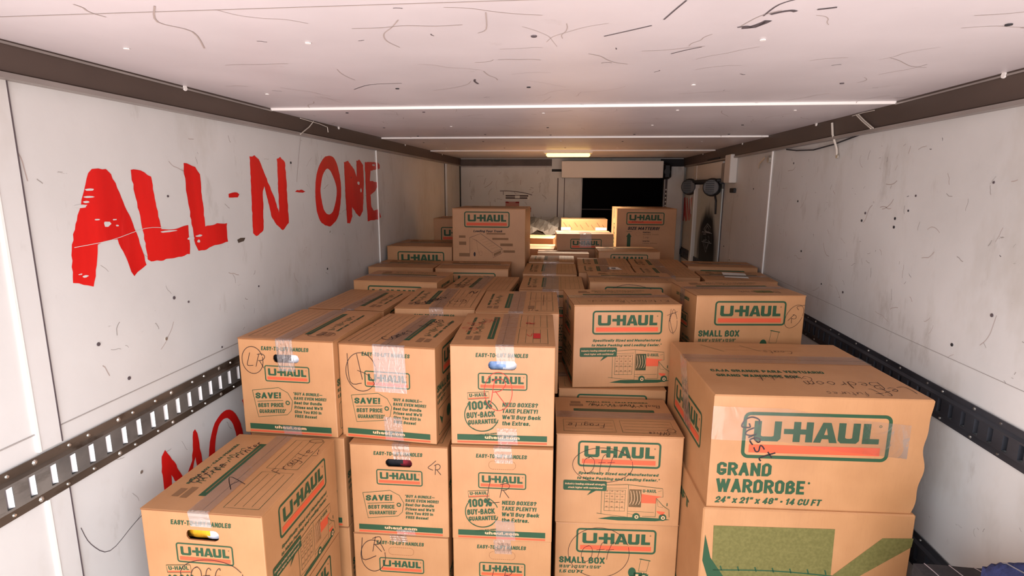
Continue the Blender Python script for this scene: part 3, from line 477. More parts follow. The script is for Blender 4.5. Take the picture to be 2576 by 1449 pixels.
def face_buyback(w, h, perf=True):
    o = end_common(w, h, perf); rt = .09; cx, cy_, r_ = .30 * w, (1 - .70) * h, .165 * w
    o += [S(circ(cx, cy_, r_, r_, 26, 130, 345), .0030, 'green', 1), S(circ(cx, cy_, r_, r_, 8, 20, 62), .0030, 'green', 1), S(circ(cx + .01 * w, cy_ - .01 * h, r_ * .95, r_ * .95, 10, 232, 312), .0014, 'green', 1),
          T('HONORED WITH HONOR', .23 * w, .45 * w, (1 - .915) * h, .016 * h, 'green', .05, .1, rt * 1.4)]
    X0, Y0 = .17 * w, (1 - .545) * h
    def tr(a, b): a *= w; b *= h; return (X0 + a * math.cos(rt) - b * math.sin(rt), Y0 + a * math.sin(rt) + b * math.cos(rt))
    q = [tr(0, 0), tr(.205, 0), tr(.205, .065), tr(0, .065)]
    o += [P(q, 'card', 2), S(q + [q[0]], .0014, 'green', 3, False), P([tr(.004, .003), tr(.201, .003), tr(.201, .014), tr(.004, .014)], 'orange', 3), T('U-HAUL', tr(.015, .02)[0], tr(.19, .02)[0], tr(.01, .023)[1], .034 * h, 'green', .05, 0, rt, 3)]
    o += [T('100%', .165 * w, .405 * w, (1 - .652) * h, .085 * h, 'green', .05, .05, rt, 3), T('BUY-BACK', .155 * w, .435 * w, (1 - .735) * h, .058 * h, 'green', .05, .05, rt, 3), T('GUARANTEE.', .17 * w, .46 * w, (1 - .80) * h, .045 * h, 'green', .05, .05, rt, 3)]
    for i, (t, a) in enumerate((('NEED BOXES?', .845), ('TAKE PLENTY!', .845), ('We\'ll Buy Back', .875), ('the Extras.', .77))):
        o.append(T(t, .50 * w, a * w, (1 - .61 - .062 * i) * h, .042 * h, 'green', .045, .15))
    return o
def top_print(L_, D_, far=False):
    """lid print; s along the seam, t across from the table side"""
    o = []
    if not far:
        for a, b in ((.06, .48), (.53, .95)):
            x0, x1, y0, y1 = a * L_, b * L_, .07 * D_, .36 * D_; o.append(S([(x0, y0), (x1, y0), (x1, y1), (x0, y1), (x0, y0)], .0013, 'green', 1, False))
            for k in (1, 2, 3): o.append(S([(x0 + .02 * L_, y0 + (y1 - y0) * k / 4), (x1 - .02 * L_, y0 + (y1 - y0) * k / 4)], .0009, 'green', 1, False))
    else:
        o += [R(.16 * L_, .86 * L_, .60 * D_, .665 * D_, 'green'), S([(.2 * L_, .632 * D_), (.82 * L_, .632 * D_)], .003, 'faint', 2, False)]
        for i in range(14):
            a = .30 + .035 * i; o.append(S([(a * L_, (.76 + .02 * math.sin(i * 2.1)) * D_), ((a + .02) * L_, (.80 + .03 * math.cos(i * 1.3)) * D_), ((a + .03) * L_, (.75 + .02 * math.sin(i)) * D_)], .0022, 'green', 1))
        o += [T('SMALL BOX \u2022 CAJA PEQUE\u00d1A', .28 * L_, .84 * L_, .86 * D_, .03 * D_, 'green', .03), R(.13 * L_, .25 * L_, .74 * D_, .80 * D_, 'faint', 1), R(.14 * L_, .23 * L_, .82 * D_, .88 * D_, 'faint', 1)]
    return o
_design = {}
def design(fn, *a):
    k = (fn.__name__,) + a
    if k not in _design: _design[k] = fn(*a)
    return _design[k]

# ------------------------------------------------------------------ the moving box
def fmaps(w, d, h):
    return {'front': lambda u, v, e: (u, -e, v), 'right': lambda u, v, e: (w + e, u, v), 'left': lambda u, v, e: (-e, d - u, v), 'back': lambda u, v, e: (w - u, d + e, v)}
def carton(w, d, h, hole=None):
    """hollow carton body with rounded folds; origin at the front lower left corner"""
    b = MB(); r = .003; t = .0035; H = h - t
    def loop(z, a):
        out = []
        for cx, cy_, a0 in ((w - r, r, -90), (w - r, d - r, 0), (r, d - r, 90), (r, r, 180)):
            for i in range(3):
                an = math.radians(a0 + 45 * i); out.append((cx + (r - a) * math.cos(an), cy_ + (r - a) * math.sin(an), z))
        return out
    zs = [(0, .0015), (.002, 0), (H - .002, 0), (H, .0015)]; vs = []
    for z, a in zs: vs += loop(z, a)
    fs = [tuple(range(11, -1, -1)), tuple(range(36, 48))]
    for k in range(3):
        for i in range(12):
            j = (i + 1) % 12
            if hole and k == 1 and i == 11: continue
            fs.append((k * 12 + i, k * 12 + j, k * 12 + 12 + j, k * 12 + 12 + i))
    b.add(vs, fs, 'card')
    if hole:
        hx0, hx1, hz0, hz1 = hole; inner = rr(hx0, hx1, hz0, hz1, (hz1 - hz0) * .46, 6)
        inner = [(x + random.uniform(-.0006, .0006), z + random.uniform(-.0008, .0008)) for x, z in inner]
        vv, ff, _, _ = fill([[(r, .002), (w - r, .002), (w - r, H - .002), (r, H - .002)], inner], 'card')
        b.add([(x, 0, z) for x, z in vv], [tuple(reversed(f)) for f in ff], 'card')
        n = len(inner); b.add([(x, 0, z) for x, z in inner] + [(x, .004, z) for x, z in inner], [(i, (i + 1) % n, n + (i + 1) % n, n + i) for i in range(n)], 'edge')
    return b
def lid_flap(w, d, along, half, z, prints):
    """one of the two big closing flaps; along = 'y' seam runs front to back, 'x' seam runs side to side"""
    b = MB(); g = .0012; t = .0034; e = .001
    if along == 'y': x0, x1, y0, y1 = ((0, w / 2 - g) if half == 0 else (w / 2 + g, w)) + (-e, d + e)
    else: x0, x1 = -e, w + e; y0, y1 = (0, d / 2 - g) if half == 0 else (d / 2 + g, d)
    b.bbox(x0, x1, y0, y1, z - t, z, .0008, 'card')
    if along == 'y': b.add([(x0 + .001, y0 - .0003, z - t), (x1 - .001, y0 - .0003, z - t), (x1 - .001, y0 - .0003, z - .0006), (x0 + .001, y0 - .0003, z - .0006)], [(0, 1, 2, 3)], 'edge')
    else: b.add([(x0 - .0003, y0 + .001, z - t), (x0 - .0003, y1 - .001, z - t), (x0 - .0003, y1 - .001, z - .0006), (x0 - .0003, y0 + .001, z - .0006)], [(3, 2, 1, 0)], 'edge')
    return b
BOXN = [0]
def tape_strip(pts, w, axis, mat, n=1):
    """ribbon through 3D points; axis = unit vector across"""
    b = MB(); vs = []; fs = []; ax = Vector(axis)
    for i, p in enumerate(pts):
        p = Vector(p); vs += [p - ax * w / 2, p + ax * w / 2]
        if i: fs.append((2 * i - 2, 2 * i - 1, 2 * i + 1, 2 * i))
    b.add(vs, fs, mat); return b
def moving_box(label, x, y, ztop, yaw, w, d, h, seam='y', faces=(), top=None, flip=False, hand=(), topink=(), hole=False, tape=.056, drop=(.085, 0.0), tmat='tape', dmat='tape2', group='cardboard moving boxes', stip=None, tback=0.0):
    h -= .0025
    base = empty('moving_box', (x, y, ztop - h), math.radians(yaw)); tag(base, label, 'box', group)
    fm = fmaps(w, d, h)
    hl = (.366 * w, .636 * w, (1 - .24) * h, (1 - .155) * h) if hole else None
    b = carton(w, d, h, hl)
    for fc, items in faces: b.sheet(items, fm[fc])
    b.sheet(list(hand), fm['front'], .0008)
    b.build('carton', base)
    near, farp = (top if top else ((), ()))
    for half in (0, 1):
        f = lid_flap(w, d, seam, half, h, ())
        # near = table half, far = barcode half
        if seam == 'y':
            # table half on the right unless flipped
            tm = (lambda s, t, e: (w - t, s, h + e)) if not flip else (lambda s, t, e: (t, s, h + e))
            use = near if (half == 1) != flip else farp
        else:
            tm = (lambda s, t, e: (s, t, h + e)) if not flip else (lambda s, t, e: (w - s, d - t, h + e))
            use = near if (half == 0) != flip else farp
        if use: f.sheet(use, tm)
        if topink:
            for it in topink:
                if any(not (.003 < p[0] < w - .003 and .003 < p[1] < d - .003) for p in it[0]): continue
                cx = sum(p[0] for p in it[0]) / len(it[0]); cy2 = sum(p[1] for p in it[0]) / len(it[0])
                inh = (cx > w / 2) if seam == 'y' else (cy2 > d / 2)
                if inh == bool(half): f.sheet([it], lambda u, v, e: (u, v, h + e), .0006)
        f.build('flap', base)
    if tape:
        e = .0015
        if seam == 'y':
            jx = random.uniform(-.01, .01)
            tape_strip([(w / 2 + jx, d * k / 6, h + e) for k in range(7)], tape, (1, 0, 0), tmat).build('packing_tape', base)
            if drop[0]: tape_strip([(w / 2 + jx, .004, h + e), (w / 2 + jx, -.003, h - .001)] + [(w / 2 + jx + .001 * k, -.0022 - .0006 * (k % 2), h - .004 - (drop[0]) * k / 5) for k in range(6)], tape * (1 if dmat != 'tapewide' else 1.9), (1, 0, 0), dmat).build('packing_tape', base)
            if drop[1]: tape_strip([(w / 2 + jx + .012 - .001 * k, -.0022 - .0006 * (k % 2), .002 + drop[1] * k / 5) for k in range(6)], tape * 1.1, (1, 0, 0), dmat if dmat != 'tapewide' else 'tape2').build('packing_tape', base)
        else:
            tape_strip([(w * k / 6, d / 2, h + e) for k in range(7)], tape, (0, -1, 0), tmat).build('packing_tape', base)
            tape_strip([(-.003, d / 2, h - .001), (-.0025, d / 2, h - .03), (-.0028, d / 2, h - .06), (-.0022, d / 2, h - .09)], tape, (0, -1, 0), 'tape2').build('packing_tape', base)
    return base

SW, SD = .3207, .416
def stack_h(top): return (top - ZF) / 4.0

def circ_lr(cx, cz, r_, mat='ink', w=.0017): return [oval(cx, cz, r_, r_ * 1.25, w, mat)] + HW('LR', cx - r_ * .62, cz - r_ * .5, r_ * 1.25, -.1, w, mat)
END = {'save': face_save, 'buy': face_buyback}
def sbox(label, x, y, ztop, yaw, kind='save', perf=True, side='small', hand=(), h=None, n=4, w=SW, d=SD, top=True, **kw):
    h = h or stack_h(ztop); faces = []
    if kind: faces.append(('front', design(END[kind], w, h, perf)))
    if side:
        sf = design(face_long_small if side == 'small' else face_long_truck, d, h); faces += [('right', sf), ('left', sf)]
    tp = (design(top_print, d, w, False), design(top_print, d, w, True)) if top else None
    return moving_box(label, x, y, ztop, yaw, w, d, h, 'y', faces, tp, hand=hand, hole=not perf, **kw)
def lbox(label, x, y, ztop, yaw, kind='truck', hand=(), h=None, w=SD, d=SW, top=True, **kw):
    h = h or stack_h(ztop); fn = {'truck': face_long_truck, 'small': face_long_small}[kind]
    faces = [('front', design(fn, w, h)), ('left', design(face_save, d, h, True)), ('right', design(face_save, d, h, True))]
    tp = (design(top_print, w, d, False), design(top_print, w, d, True)) if top else None
    return moving_box(label, x, y, ztop, yaw, w, d, h, 'x', faces, tp, hand=hand, **kw)
def support(x, y, z0, z1, w, d, yaw=0, where=''):
    """plain tall carton in the lower layers"""
    e = empty('tall_carton', (x, y, z0), math.radians(yaw)); tag(e, 'plain tall carton under ' + where, 'box', 'plain cartons in the lower layers')
    carton(w, d, z1 - z0 - .001).build('carton', e)
    for half in (0, 1): lid_flap(w, d, 'y', half, z1 - z0 - .001, ()).build('flap', e)

# ------------------------------------------------------------------ the truck body
def scribbles(n, x0, x1, y0, y1, mat, wlo, whi, llo, lhi, rnd):
    out = []
    for _ in range(n):
        x, y = rnd.uniform(x0, x1), rnd.uniform(y0, y1); a = rnd.uniform(0, 2 * PI); L = rnd.uniform(llo, lhi); pts = [(x, y)]
        for k in range(4): a += rnd.uniform(-.5, .5); x += math.cos(a) * L / 4; y += math.sin(a) * L / 4; pts.append((x, y))
        if all(x0 < p[0] < x1 and y0 < p[1] < y1 for p in pts): out.append(S(pts, rnd.uniform(wlo, whi), mat, 0))
    return out
rnd = random.Random(3)
# ceiling: overlapping 4 ft panels, each with a white lip facing the doors
b = MB(); seams = [YR, 2.08, 3.325, 4.495, YF + .05]
for i in range(4):
    y0, y1 = seams[i], seams[i + 1]; b.add([(XL - .02, y0, ZC), (XR + .02, y0, ZC), (XR + .02, y1 + .0, ZC + .008), (XL - .02, y1, ZC + .008), (XL - .02, y0, ZC + .03), (XR + .02, y0, ZC + .03), (XR + .02, y1, ZC + .03), (XL - .02, y1, ZC + .03)],
          [(0, 3, 2, 1), (4, 5, 6, 7), (1, 2, 6, 5), (2, 3, 7, 6), (3, 0, 4, 7)], 'ceil')
    if i < 1: continue
    b.add([(XL - .02, y0 - .001, ZC - .001), (XR + .02, y0 - .001, ZC - .001), (XR + .02, y0 - .001, ZC + .009), (XL - .02, y0 - .001, ZC + .009), (XL - .02, y0 + .012, ZC - .001), (XR + .02, y0 + .012, ZC - .001)], [(0, 1, 2, 3), (0, 4, 5, 1)], 'lip')
def cmap(u, v, e):
    i = max(k for k in range(4) if v >= seams[k] or k == 0); f = (v - seams[i]) / (seams[i + 1] - seams[i]); return (u, v, ZC + .008 * f - e)
def cmap2(u, v, e): return cmap(u, v, e)
marks = scribbles(120, -1.15, 1.1, .75, 4.4, 'scratch', .0012, .003, .04, .22, rnd) + scribbles(30, -1.1, 1.0, .7, 3.0, 'scuff', .0015, .003, .01, .03, rnd) + scribbles(24, -.4, 1.0, .8, 2.0, 'scratch', .001, .0018, .08, .2, rnd)
marks += [S([(-1.19, .93), (1.12, .93)], .003, 'scratch', 0, False)]
for q, ww, mm in (([(.296, 1.117), (.312, 1.111), (.328, 1.12), (.335, 1.083)], .005, 'scuff'), ([(.305, 1.121), (.322, 1.116), (.334, 1.094), (.338, 1.078)], .014, 'scuff'), ([(.329, 1.042), (.342, 1.03), (.356, 1.024), (.366, 1.03)], .008, 'scuff'), ([(.320, 1.05), (.325, .99), (.35, .96), (.37, .95)], .003, 'scuff'),
                  ([(.30, 1.11), (.315, 1.05), (.34, 1.02)], .002, 'scratch'), ([(.397, 1.022), (.408, 1.019), (.424, 1.013)], .006, 'scuff'), ([(.153, 1.055), (.163, 1.0), (.172, .955)], .003, 'scuff'), ([(.21, 1.315), (.24, 1.28), (.264, 1.259)], .003, 'scuff'), ([(.054, 1.156), (.10, 1.12), (.137, 1.09)], .0035, 'scuff'),
                  ([(-.697, .90), (-.76, .985), (-.74, 1.05), (-.803, 1.174)], .003, 'scratch'), ([(-.155, .985), (-.17, 1.085), (-.19, 1.11)], .0018, 'scratch'), ([(-.278, 1.57), (-.284, 1.60), (-.281, 1.64)], .006, 'scuff'), ([(-.68, 1.70), (-.60, 1.625), (-.50, 1.61)], .003, 'scuff')):
    marks.append(S(q, ww, mm, 1))
b.sheet(marks, cmap2, .0006)
for (x, y) in [(x_, y_) for y_ in (1.18, 1.72, 2.2, 2.75, 3.2, 3.6, 4.2) for x_ in (-.95, -.55, -.1, .35, .8)]:
    x += rnd.uniform(-.05, .05); b.cyl(cmap(x, y + rnd.uniform(-.05, .05), .0005), (0, 0, -1), .006, .002, 8, rnd.choice(['hole', 'lip', 'lip', 'scuff']))
tag(b.build('ceiling'), kind='structure')

def wall_panel(side, X, sgn):
    b = MB(); t = .04
    x0, x1 = (X - t, X) if sgn < 0 else (X, X + t)
    b.box(x0, x1, YR, YF + .05, ZF, ZC + .03, 'wall')
    return b
def wmap_l(u, v, e): return (XL + e, u, v)
def wmap_r(u, v, e): return (XR - e, u, v)
TXT = [
  [ (1.173,-0.231),(1.182,-0.153),(1.198,-0.106),(1.233,-0.024),(1.258,0.029),(1.271,0.041),(1.289,0.042),(1.313,0.042),(1.325,0.032),(1.344,-0.018),(1.373,-0.090),(1.392,-0.143),(1.409,-0.223),(1.390,-0.229),(1.359,-0.246),(1.342,-0.203),(1.324,-0.150),(1.319,-0.138),(1.275,-0.143),(1.259,-0.147),(1.249,-0.185),(1.230,-0.253),(1.215,-0.246),(1.189,-0.236) ],
  [ (1.390,0.041),(1.414,0.045),(1.462,0.027),(1.467,-0.036),(1.479,-0.125),(1.524,-0.131),(1.594,-0.121),(1.594,-0.167),(1.588,-0.210),(1.511,-0.216),(1.425,-0.214),(1.415,-0.207),(1.410,-0.122),(1.400,-0.045) ],
  [ (1.600,0.072),(1.653,0.062),(1.671,0.036),(1.673,-0.030),(1.673,-0.129),(1.734,-0.125),(1.788,-0.127),(1.784,-0.192),(1.698,-0.197),(1.671,-0.207),(1.628,-0.206),(1.617,-0.185),(1.610,-0.106),(1.601,-0.014) ],
  [ (1.811,-0.025),(1.863,-0.021),(1.874,-0.027),(1.864,-0.038),(1.817,-0.041),(1.811,-0.037) ],
  [ (1.960,0.108),(1.992,0.115),(2.017,0.103),(2.110,-0.046),(2.138,-0.106),(2.150,0.110),(2.178,0.118),(2.211,0.100),(2.213,0.048),(2.209,-0.151),(2.159,-0.181),(2.124,-0.162),(2.081,-0.124),(2.044,-0.001),(2.030,-0.017),(2.014,-0.170),(1.963,-0.187),(1.941,-0.173) ],
  [ (2.277,-0.023),(2.302,-0.015),(2.345,-0.015),(2.374,-0.024),(2.326,-0.027) ],
  [ (2.815,0.127),(2.868,0.136),(2.944,0.097),(2.978,0.055),(2.983,0.142),(3.030,0.150),(3.080,0.124),(3.080,0.023),(3.049,-0.135),(2.997,-0.168),(2.959,-0.153),(2.891,-0.107),(2.890,-0.161),(2.853,-0.195),(2.817,-0.189),(2.812,-0.021) ],
  [ (3.107,0.141),(3.324,0.150),(3.357,0.135),(3.355,0.113),(3.196,0.094),(3.176,0.036),(3.296,0.030),(3.308,0.011),(3.262,-0.023),(3.179,-0.046),(3.184,-0.117),(3.221,-0.142),(3.305,-0.135),(3.342,-0.184),(3.305,-0.199),(3.116,-0.198),(3.107,-0.068) ],
]
O_OUT = [ (2.473,-0.001),(2.503,0.073),(2.569,0.131),(2.628,0.149),(2.695,0.142),(2.744,0.080),(2.761,-0.020),(2.716,-0.142),(2.630,-0.189),(2.571,-0.189),(2.502,-0.160),(2.469,-0.093) ]
O_IN = [ (2.525,-0.010),(2.559,0.056),(2.616,0.088),(2.674,0.049),(2.708,-0.020),(2.663,-0.109),(2.605,-0.136),(2.554,-0.115),(2.531,-0.066) ]
TXT2 = [
  [ (1.375,-0.96),(1.373,-0.839),(1.378,-0.794),(1.395,-0.781),(1.405,-0.796),(1.431,-0.849),(1.460,-0.92),(1.500,-0.87),(1.508,-0.838),(1.517,-0.781),(1.529,-0.776),(1.538,-0.795),(1.550,-0.96),(1.522,-0.97),(1.517,-0.867),(1.47,-0.96),(1.45,-0.96),(1.409,-0.870),(1.399,-0.97) ],
]
def jag(p, amt=.0022, step=.012):
    """brush-rough outline"""
    out = []; n = len(p)
    for i in range(n):
        a, c = p[i], p[(i + 1) % n]; L = math.hypot(c[0] - a[0], c[1] - a[1]); k = max(1, int(L / step))
        for j in range(k): out.append((a[0] + (c[0] - a[0]) * j / k + rnd.uniform(-amt, amt), a[1] + (c[1] - a[1]) * j / k + rnd.uniform(-amt, amt)))
    return out
b = wall_panel('left', XL, -1); it = []
for q in TXT: it.append(fill([jag(q)], 'redpaint', 1))
it.append(fill([jag(smooth(O_OUT, True, 4), .0015), jag(smooth(O_IN, True, 4), .0012)], 'redpaint', 1))
for q in TXT2: it.append(fill([jag(q, .0015)], 'redpaint', 1))
it.append(fill([jag(smooth(circ(1.675, -.925, .098, .148, 12), True, 3), .0012), jag(smooth(circ(1.672, -.925, .062, .122, 12), True, 3), .0012)], 'redpaint', 1))
it.append(fill([jag([(1.785, -.78), (1.80, -.77), (1.86, -.98), (1.91, -.78), (1.93, -.78), (1.87, -1.06), (1.85, -1.06)], .0012)], 'redpaint', 1))
# chipped paint over the letters
for (yy, zz, a, c) in ((1.255, -.01, .018, .004), (1.25, -.028, .016, .003), (1.24, -.04, .012, .003), (1.225, -.05, .022, .005), (1.265, -.085, .010, .003), (1.293, -.098, .014, .008), (1.318, -.088, .009, .002), (1.325, -.104, .006, .003), (1.21, -.222, .010, .003), (1.197, -.215, .006, .002),
                       (1.505, -.133, .045, .004), (1.60, -.162, .022, .005), (1.64, -.158, .018, .004), (1.635, -.175, .010, .005), (2.13, -.01, .012, .006), (3.0, .02, .02, .012), (3.03, -.02, .012, .015), (3.25, .13, .03, .006), (2.05, -.05, .006, .02)):
    q = [(yy + a * math.cos(t_) * rnd.uniform(.6, 1.1), zz + c * math.sin(t_) * rnd.uniform(.6, 1.1)) for t_ in [2 * PI * k / 9 for k in range(9)]]; it.append(P(q, 'wall', 2))
it.append(S([(1.19, -.148), (1.30, -.14), (1.42, -.118), (1.50, -.123)], .0015, 'wall', 3))
it += scribbles(46, YR, 3.2, -.5, .18, 'scratch', .001, .003, .02, .10, rnd) + scribbles(40, .75, 3.1, -.55, .19, 'smudge', .0008, .0025, .006, .04, rnd) + scribbles(16, .9, 2.2, -1.1, -.72, 'smudge', .0008, .002, .01, .05, rnd)
it += [S([(1.10, -.84), (1.12, -.90), (1.17, -.955), (1.26, -.93), (1.38, -.905)], .002, 'scuff', 0), P([(1.84, -.19), (1.86, -.185), (1.89, -.187), (1.88, -.198), (1.845, -.202)], 'tracklip', 0), S([(2.36, .215), (2.33, .12), (2.30, .02)], .003, 'scratch', 0)]
b.sheet(it, wmap_l, .0006)
for (y, z) in ((1.055, .005), (1.06, -.01), (1.048, -.003), (1.06, -.285), (1.06, -.43), (1.52, -.03), (1.56, -.36), (1.50, -.335), (2.26, .10), (1.45, -.45), (1.30, -.52), (1.22, -.40), (1.70, -.55), (2.6, -.22), (2.9, .05), (1.95, -.38), (2.55, -.40), (1.3, -.80), (1.06, -.86)):
    b.cyl((XL, y, z), (1, 0, 0), rnd.choice([.0035, .005]), .002, 10, rnd.choice(['hole', 'hole', 'bolt', 'scuff']))
tag(b.build('wall_left'), kind='structure')
# battens and seam lines of the panelling
b = MB()
b.box(XL, XL + .004, 1.031, 1.083, -.60, .218, 'wall'); b.box(XL, XL + .006, 1.026, 1.032, -.60, .218, 'lip'); b.box(XL, XL + .0045, 1.083, 1.0865, -.60, .218, 'scuff')
b.box(XL, XL + .004, 1.031, 1.083, ZF, -.72, 'wall'); b.box(XL, XL + .006, 1.026, 1.032, ZF, -.72, 'lip'); b.box(XL, XL + .0045, 1.083, 1.0865, ZF, -.72, 'scuff')
b.box(XL, XL + .0015, 1.086, 3.295, -.5625, -.560, 'smudge'); b.box(XL, XL + .0015, YR, 1.028, -.558, -.555, 'smudge')
b.box(XL, XL + .007, 3.292, 3.302, ZF, .218, 'lip'); b.box(XL, XL + .0025, 3.302, 3.306, ZF, .218, 'scuff')
b.box(XL, XL + .003, 5.10, 5.115, ZF, .218, 'hole'); b.box(XL, XL + .02, 5.12, 5.70, ZF, .218, 'wall'); b.box(XL, XL + .024, 5.70, 5.75, ZF, .23, 'hole')
tag(b.build('trim_3'), kind='structure')

b = wall_panel('right', XR, 1); it = []
A3 = [ (5.740,-0.325),(5.743,-0.093),(5.678,-0.083),(5.560,-0.319),(5.604,-0.322),(5.667,-0.262),(5.694,-0.323) ]
N3 = [ (5.609,-0.090),(5.575,-0.090),(5.468,-0.244),(5.479,-0.097),(5.446,-0.096),(5.417,-0.302),(5.458,-0.304),(5.551,-0.168),(5.520,-0.308),(5.550,-0.310) ]
O3 = [ (5.413,-0.207),(5.400,-0.087),(5.308,-0.064),(5.239,-0.100),(5.217,-0.199),(5.244,-0.275),(5.313,-0.309),(5.381,-0.283) ]
O3i = [ (5.372,-0.205),(5.358,-0.120),(5.309,-0.085),(5.272,-0.118),(5.255,-0.200),(5.281,-0.269),(5.322,-0.279) ]
it += [fill([A3], 'redpaint', 1), fill([N3], 'redpaint', 1), fill([O3, O3i], 'redpaint', 1)]
it += scribbles(50, .9, 3.2, -.5, .18, 'scratch', .001, .003, .02, .12, rnd) + scribbles(22, 1.2, 3.2, -.5, .16, 'scuff', .0008, .002, .005, .02, rnd) + scribbles(60, 1.2, 3.2, -.5, .16, 'smudge', .0008, .0025, .006, .04, rnd) + scribbles(14, 1.1, 1.8, -1.05, -.72, 'smudge', .0008, .002, .006, .03, rnd) + scribbles(14, 3.4, 4.0, -.4, .1, 'smudge', .0008, .0025, .01, .06, rnd)
it += [S([(3.31, -.487), (2.4, -.49), (1.9, -.492), (YR, -.49)], .0018, 'smudge', 0, False)]
b.sheet(it, wmap_r, .0006)
for (y, z) in ((3.0, .13), (2.9, -.06), (2.25, -.09), (2.27, -.12), (2.05, -.10), (1.98, -.07), (2.05, -.13), (1.55, -.33), (1.62, .02), (1.95, -.02), (2.55, -.42), (2.35, -.42), (1.68, -.45), (2.8, -.3), (1.45, .08), (3.6, .0), (4.0, -.5), (4.17, -.42)):
    b.cyl((XR, y, z), (-1, 0, 0), rnd.choice([.0035, .005]), .002, 10, rnd.choice(['hole', 'hole', 'scuff']))
tag(b.build('wall_right'), kind='structure'); b = MB()
b.box(XR - .007, XR, 3.305, 3.318, ZF, .215, 'lip'); b.box(XR - .0025, XR, 3.318, 3.324, ZF, .215, 'scuff')
b.box(XR - .003, XR, 4.27, 4.285, ZF, .06, 'scuff')
tag(b.build('trim_4'), kind='structure')

# front wall with the cab window opening
WX0, WX1, WZ0, WZ1 = .085, .93, -.62, .115
b = MB()
def fw(x0, x1, z0, z1, mat='wall', dy=0.0): b.box(x0, x1, YF - dy, YF + .05, z0, z1, mat)
fw(XL, WX0, ZF, ZC + .03); fw(WX1, XR, ZF, ZC + .03); fw(WX0, WX1, WZ1, ZC + .03); fw(WX0, WX1, ZF, WZ0)
b.box(XL + .02, -.22, YF - .012, YF, .222, ZC, 'rail'); b.box(XL + .03, -.22, YF - .016, YF, .208, .222, 'raillip'); b.box(-.22, -.10, YF - .004, YF, .165, .19, 'hole')
b.box(-.16, -.15, YF - .002, YF, ZF, .1, 'scuff'); b.box(-.09, -.083, YF - .002, YF, ZF, .1, 'scuff')
b.box(.945, 1.10, YF - .06, YF, ZF, .215, 'wall'); b.box(.875, 1.12, YF - .02, YF, .215, ZC, 'hole')
b.box(.93, .945, YF - .03, YF, ZF, .13, 'scuff')
for i in range(14): b.box(.932, .942, YF - .034, YF - .03, -.02 - i * .04, -.005 - i * .04, 'lip')
it = scribbles(26, -1.1, -.2, -.4, .15, 'smudge', .002, .006, .02, .08, rnd) + scribbles(20, -1.1, -.2, -.5, .18, 'scratch', .002, .006, .03, .15, rnd)
it += [S([(-.76, -.035), (-.66, -.035), (-.52, -.05), (-.42, -.075)], .007, 'scuff', 1), S([(-.725, -.04), (-.725, -.075)], .005, 'scuff', 1)]
b.sheet(it, lambda u, v, e: (u, YF - .0 - e, v), .001)
tag(b.build('wall_front'), kind='structure')
b = MB(); b.box(XL - .04, XR + .04, YR, YF + .05, ZF - .05, ZF, 'floor'); tag(b.build('floor'), kind='structure')
# window to the dark cab
we = empty('window_1', (0, 0, 0)); tag(we, kind='structure')
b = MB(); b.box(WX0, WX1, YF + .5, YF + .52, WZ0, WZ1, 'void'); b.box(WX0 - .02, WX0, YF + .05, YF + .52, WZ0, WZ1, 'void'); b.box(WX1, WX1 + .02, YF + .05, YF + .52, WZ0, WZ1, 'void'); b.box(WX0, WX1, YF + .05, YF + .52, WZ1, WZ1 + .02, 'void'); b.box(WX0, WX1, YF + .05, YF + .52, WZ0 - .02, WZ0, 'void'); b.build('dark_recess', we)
b = MB(); b.box(WX0, WX0 + .012, YF - .01, YF + .05, WZ0, WZ1, 'raillip'); b.box(WX1 - .012, WX1, YF - .01, YF + .05, WZ0, WZ1, 'raillip'); b.box(WX0, WX1, YF + .03, YF + .04, -.222, -.214, 'rail'); b.build('window_frame', we)
b = MB(); b.box(WX0, WX1, YF + .044, YF + .048, WZ0, WZ1, 'glass'); b.build('window_pane', we)

# steel rails along the top of both side walls
def rail(side):
    sg = 1 if side == 'left' else -1; X = XL if sg > 0 else XR; zt, zb = (.30, .231) if sg > 0 else (.30, .222)
    b = MB(); xa = lambda d: X + sg * d
    prof = [(0, zt), (.030, zt), (.024, zb + .003), (.022, zb), (0, zb)]
    vs = [(xa(d), y, z) for y in (YR, YF - .02) for d, z in prof]; n = len(prof); f = [(i, (i + 1) % n, n + (i + 1) % n, n + i) for i in range(n)] + [tuple(range(n)), tuple(range(2 * n - 1, n - 1, -1))]
    b.add(vs, f, 'rail'); x0, x1 = sorted((xa(0), xa(.030))); b.box(x0, x1, YR, YF - .02, zb - .013, zb - .001, 'raillip')
    b.box(*sorted((xa(.0305), xa(.0325))), YR, 2.08, zt - .014, zt - .009, 'raillip')
    for k in range(5):
        y = .5 + k * 1.1; b.cyl((xa(.030), y, zt - .010), (sg, 0, 0), .008, .004, 8, 'lip')
    tag(b.build('trim_1' if sg > 0 else 'trim_2'), kind='structure')
rail('left'); rail('right')

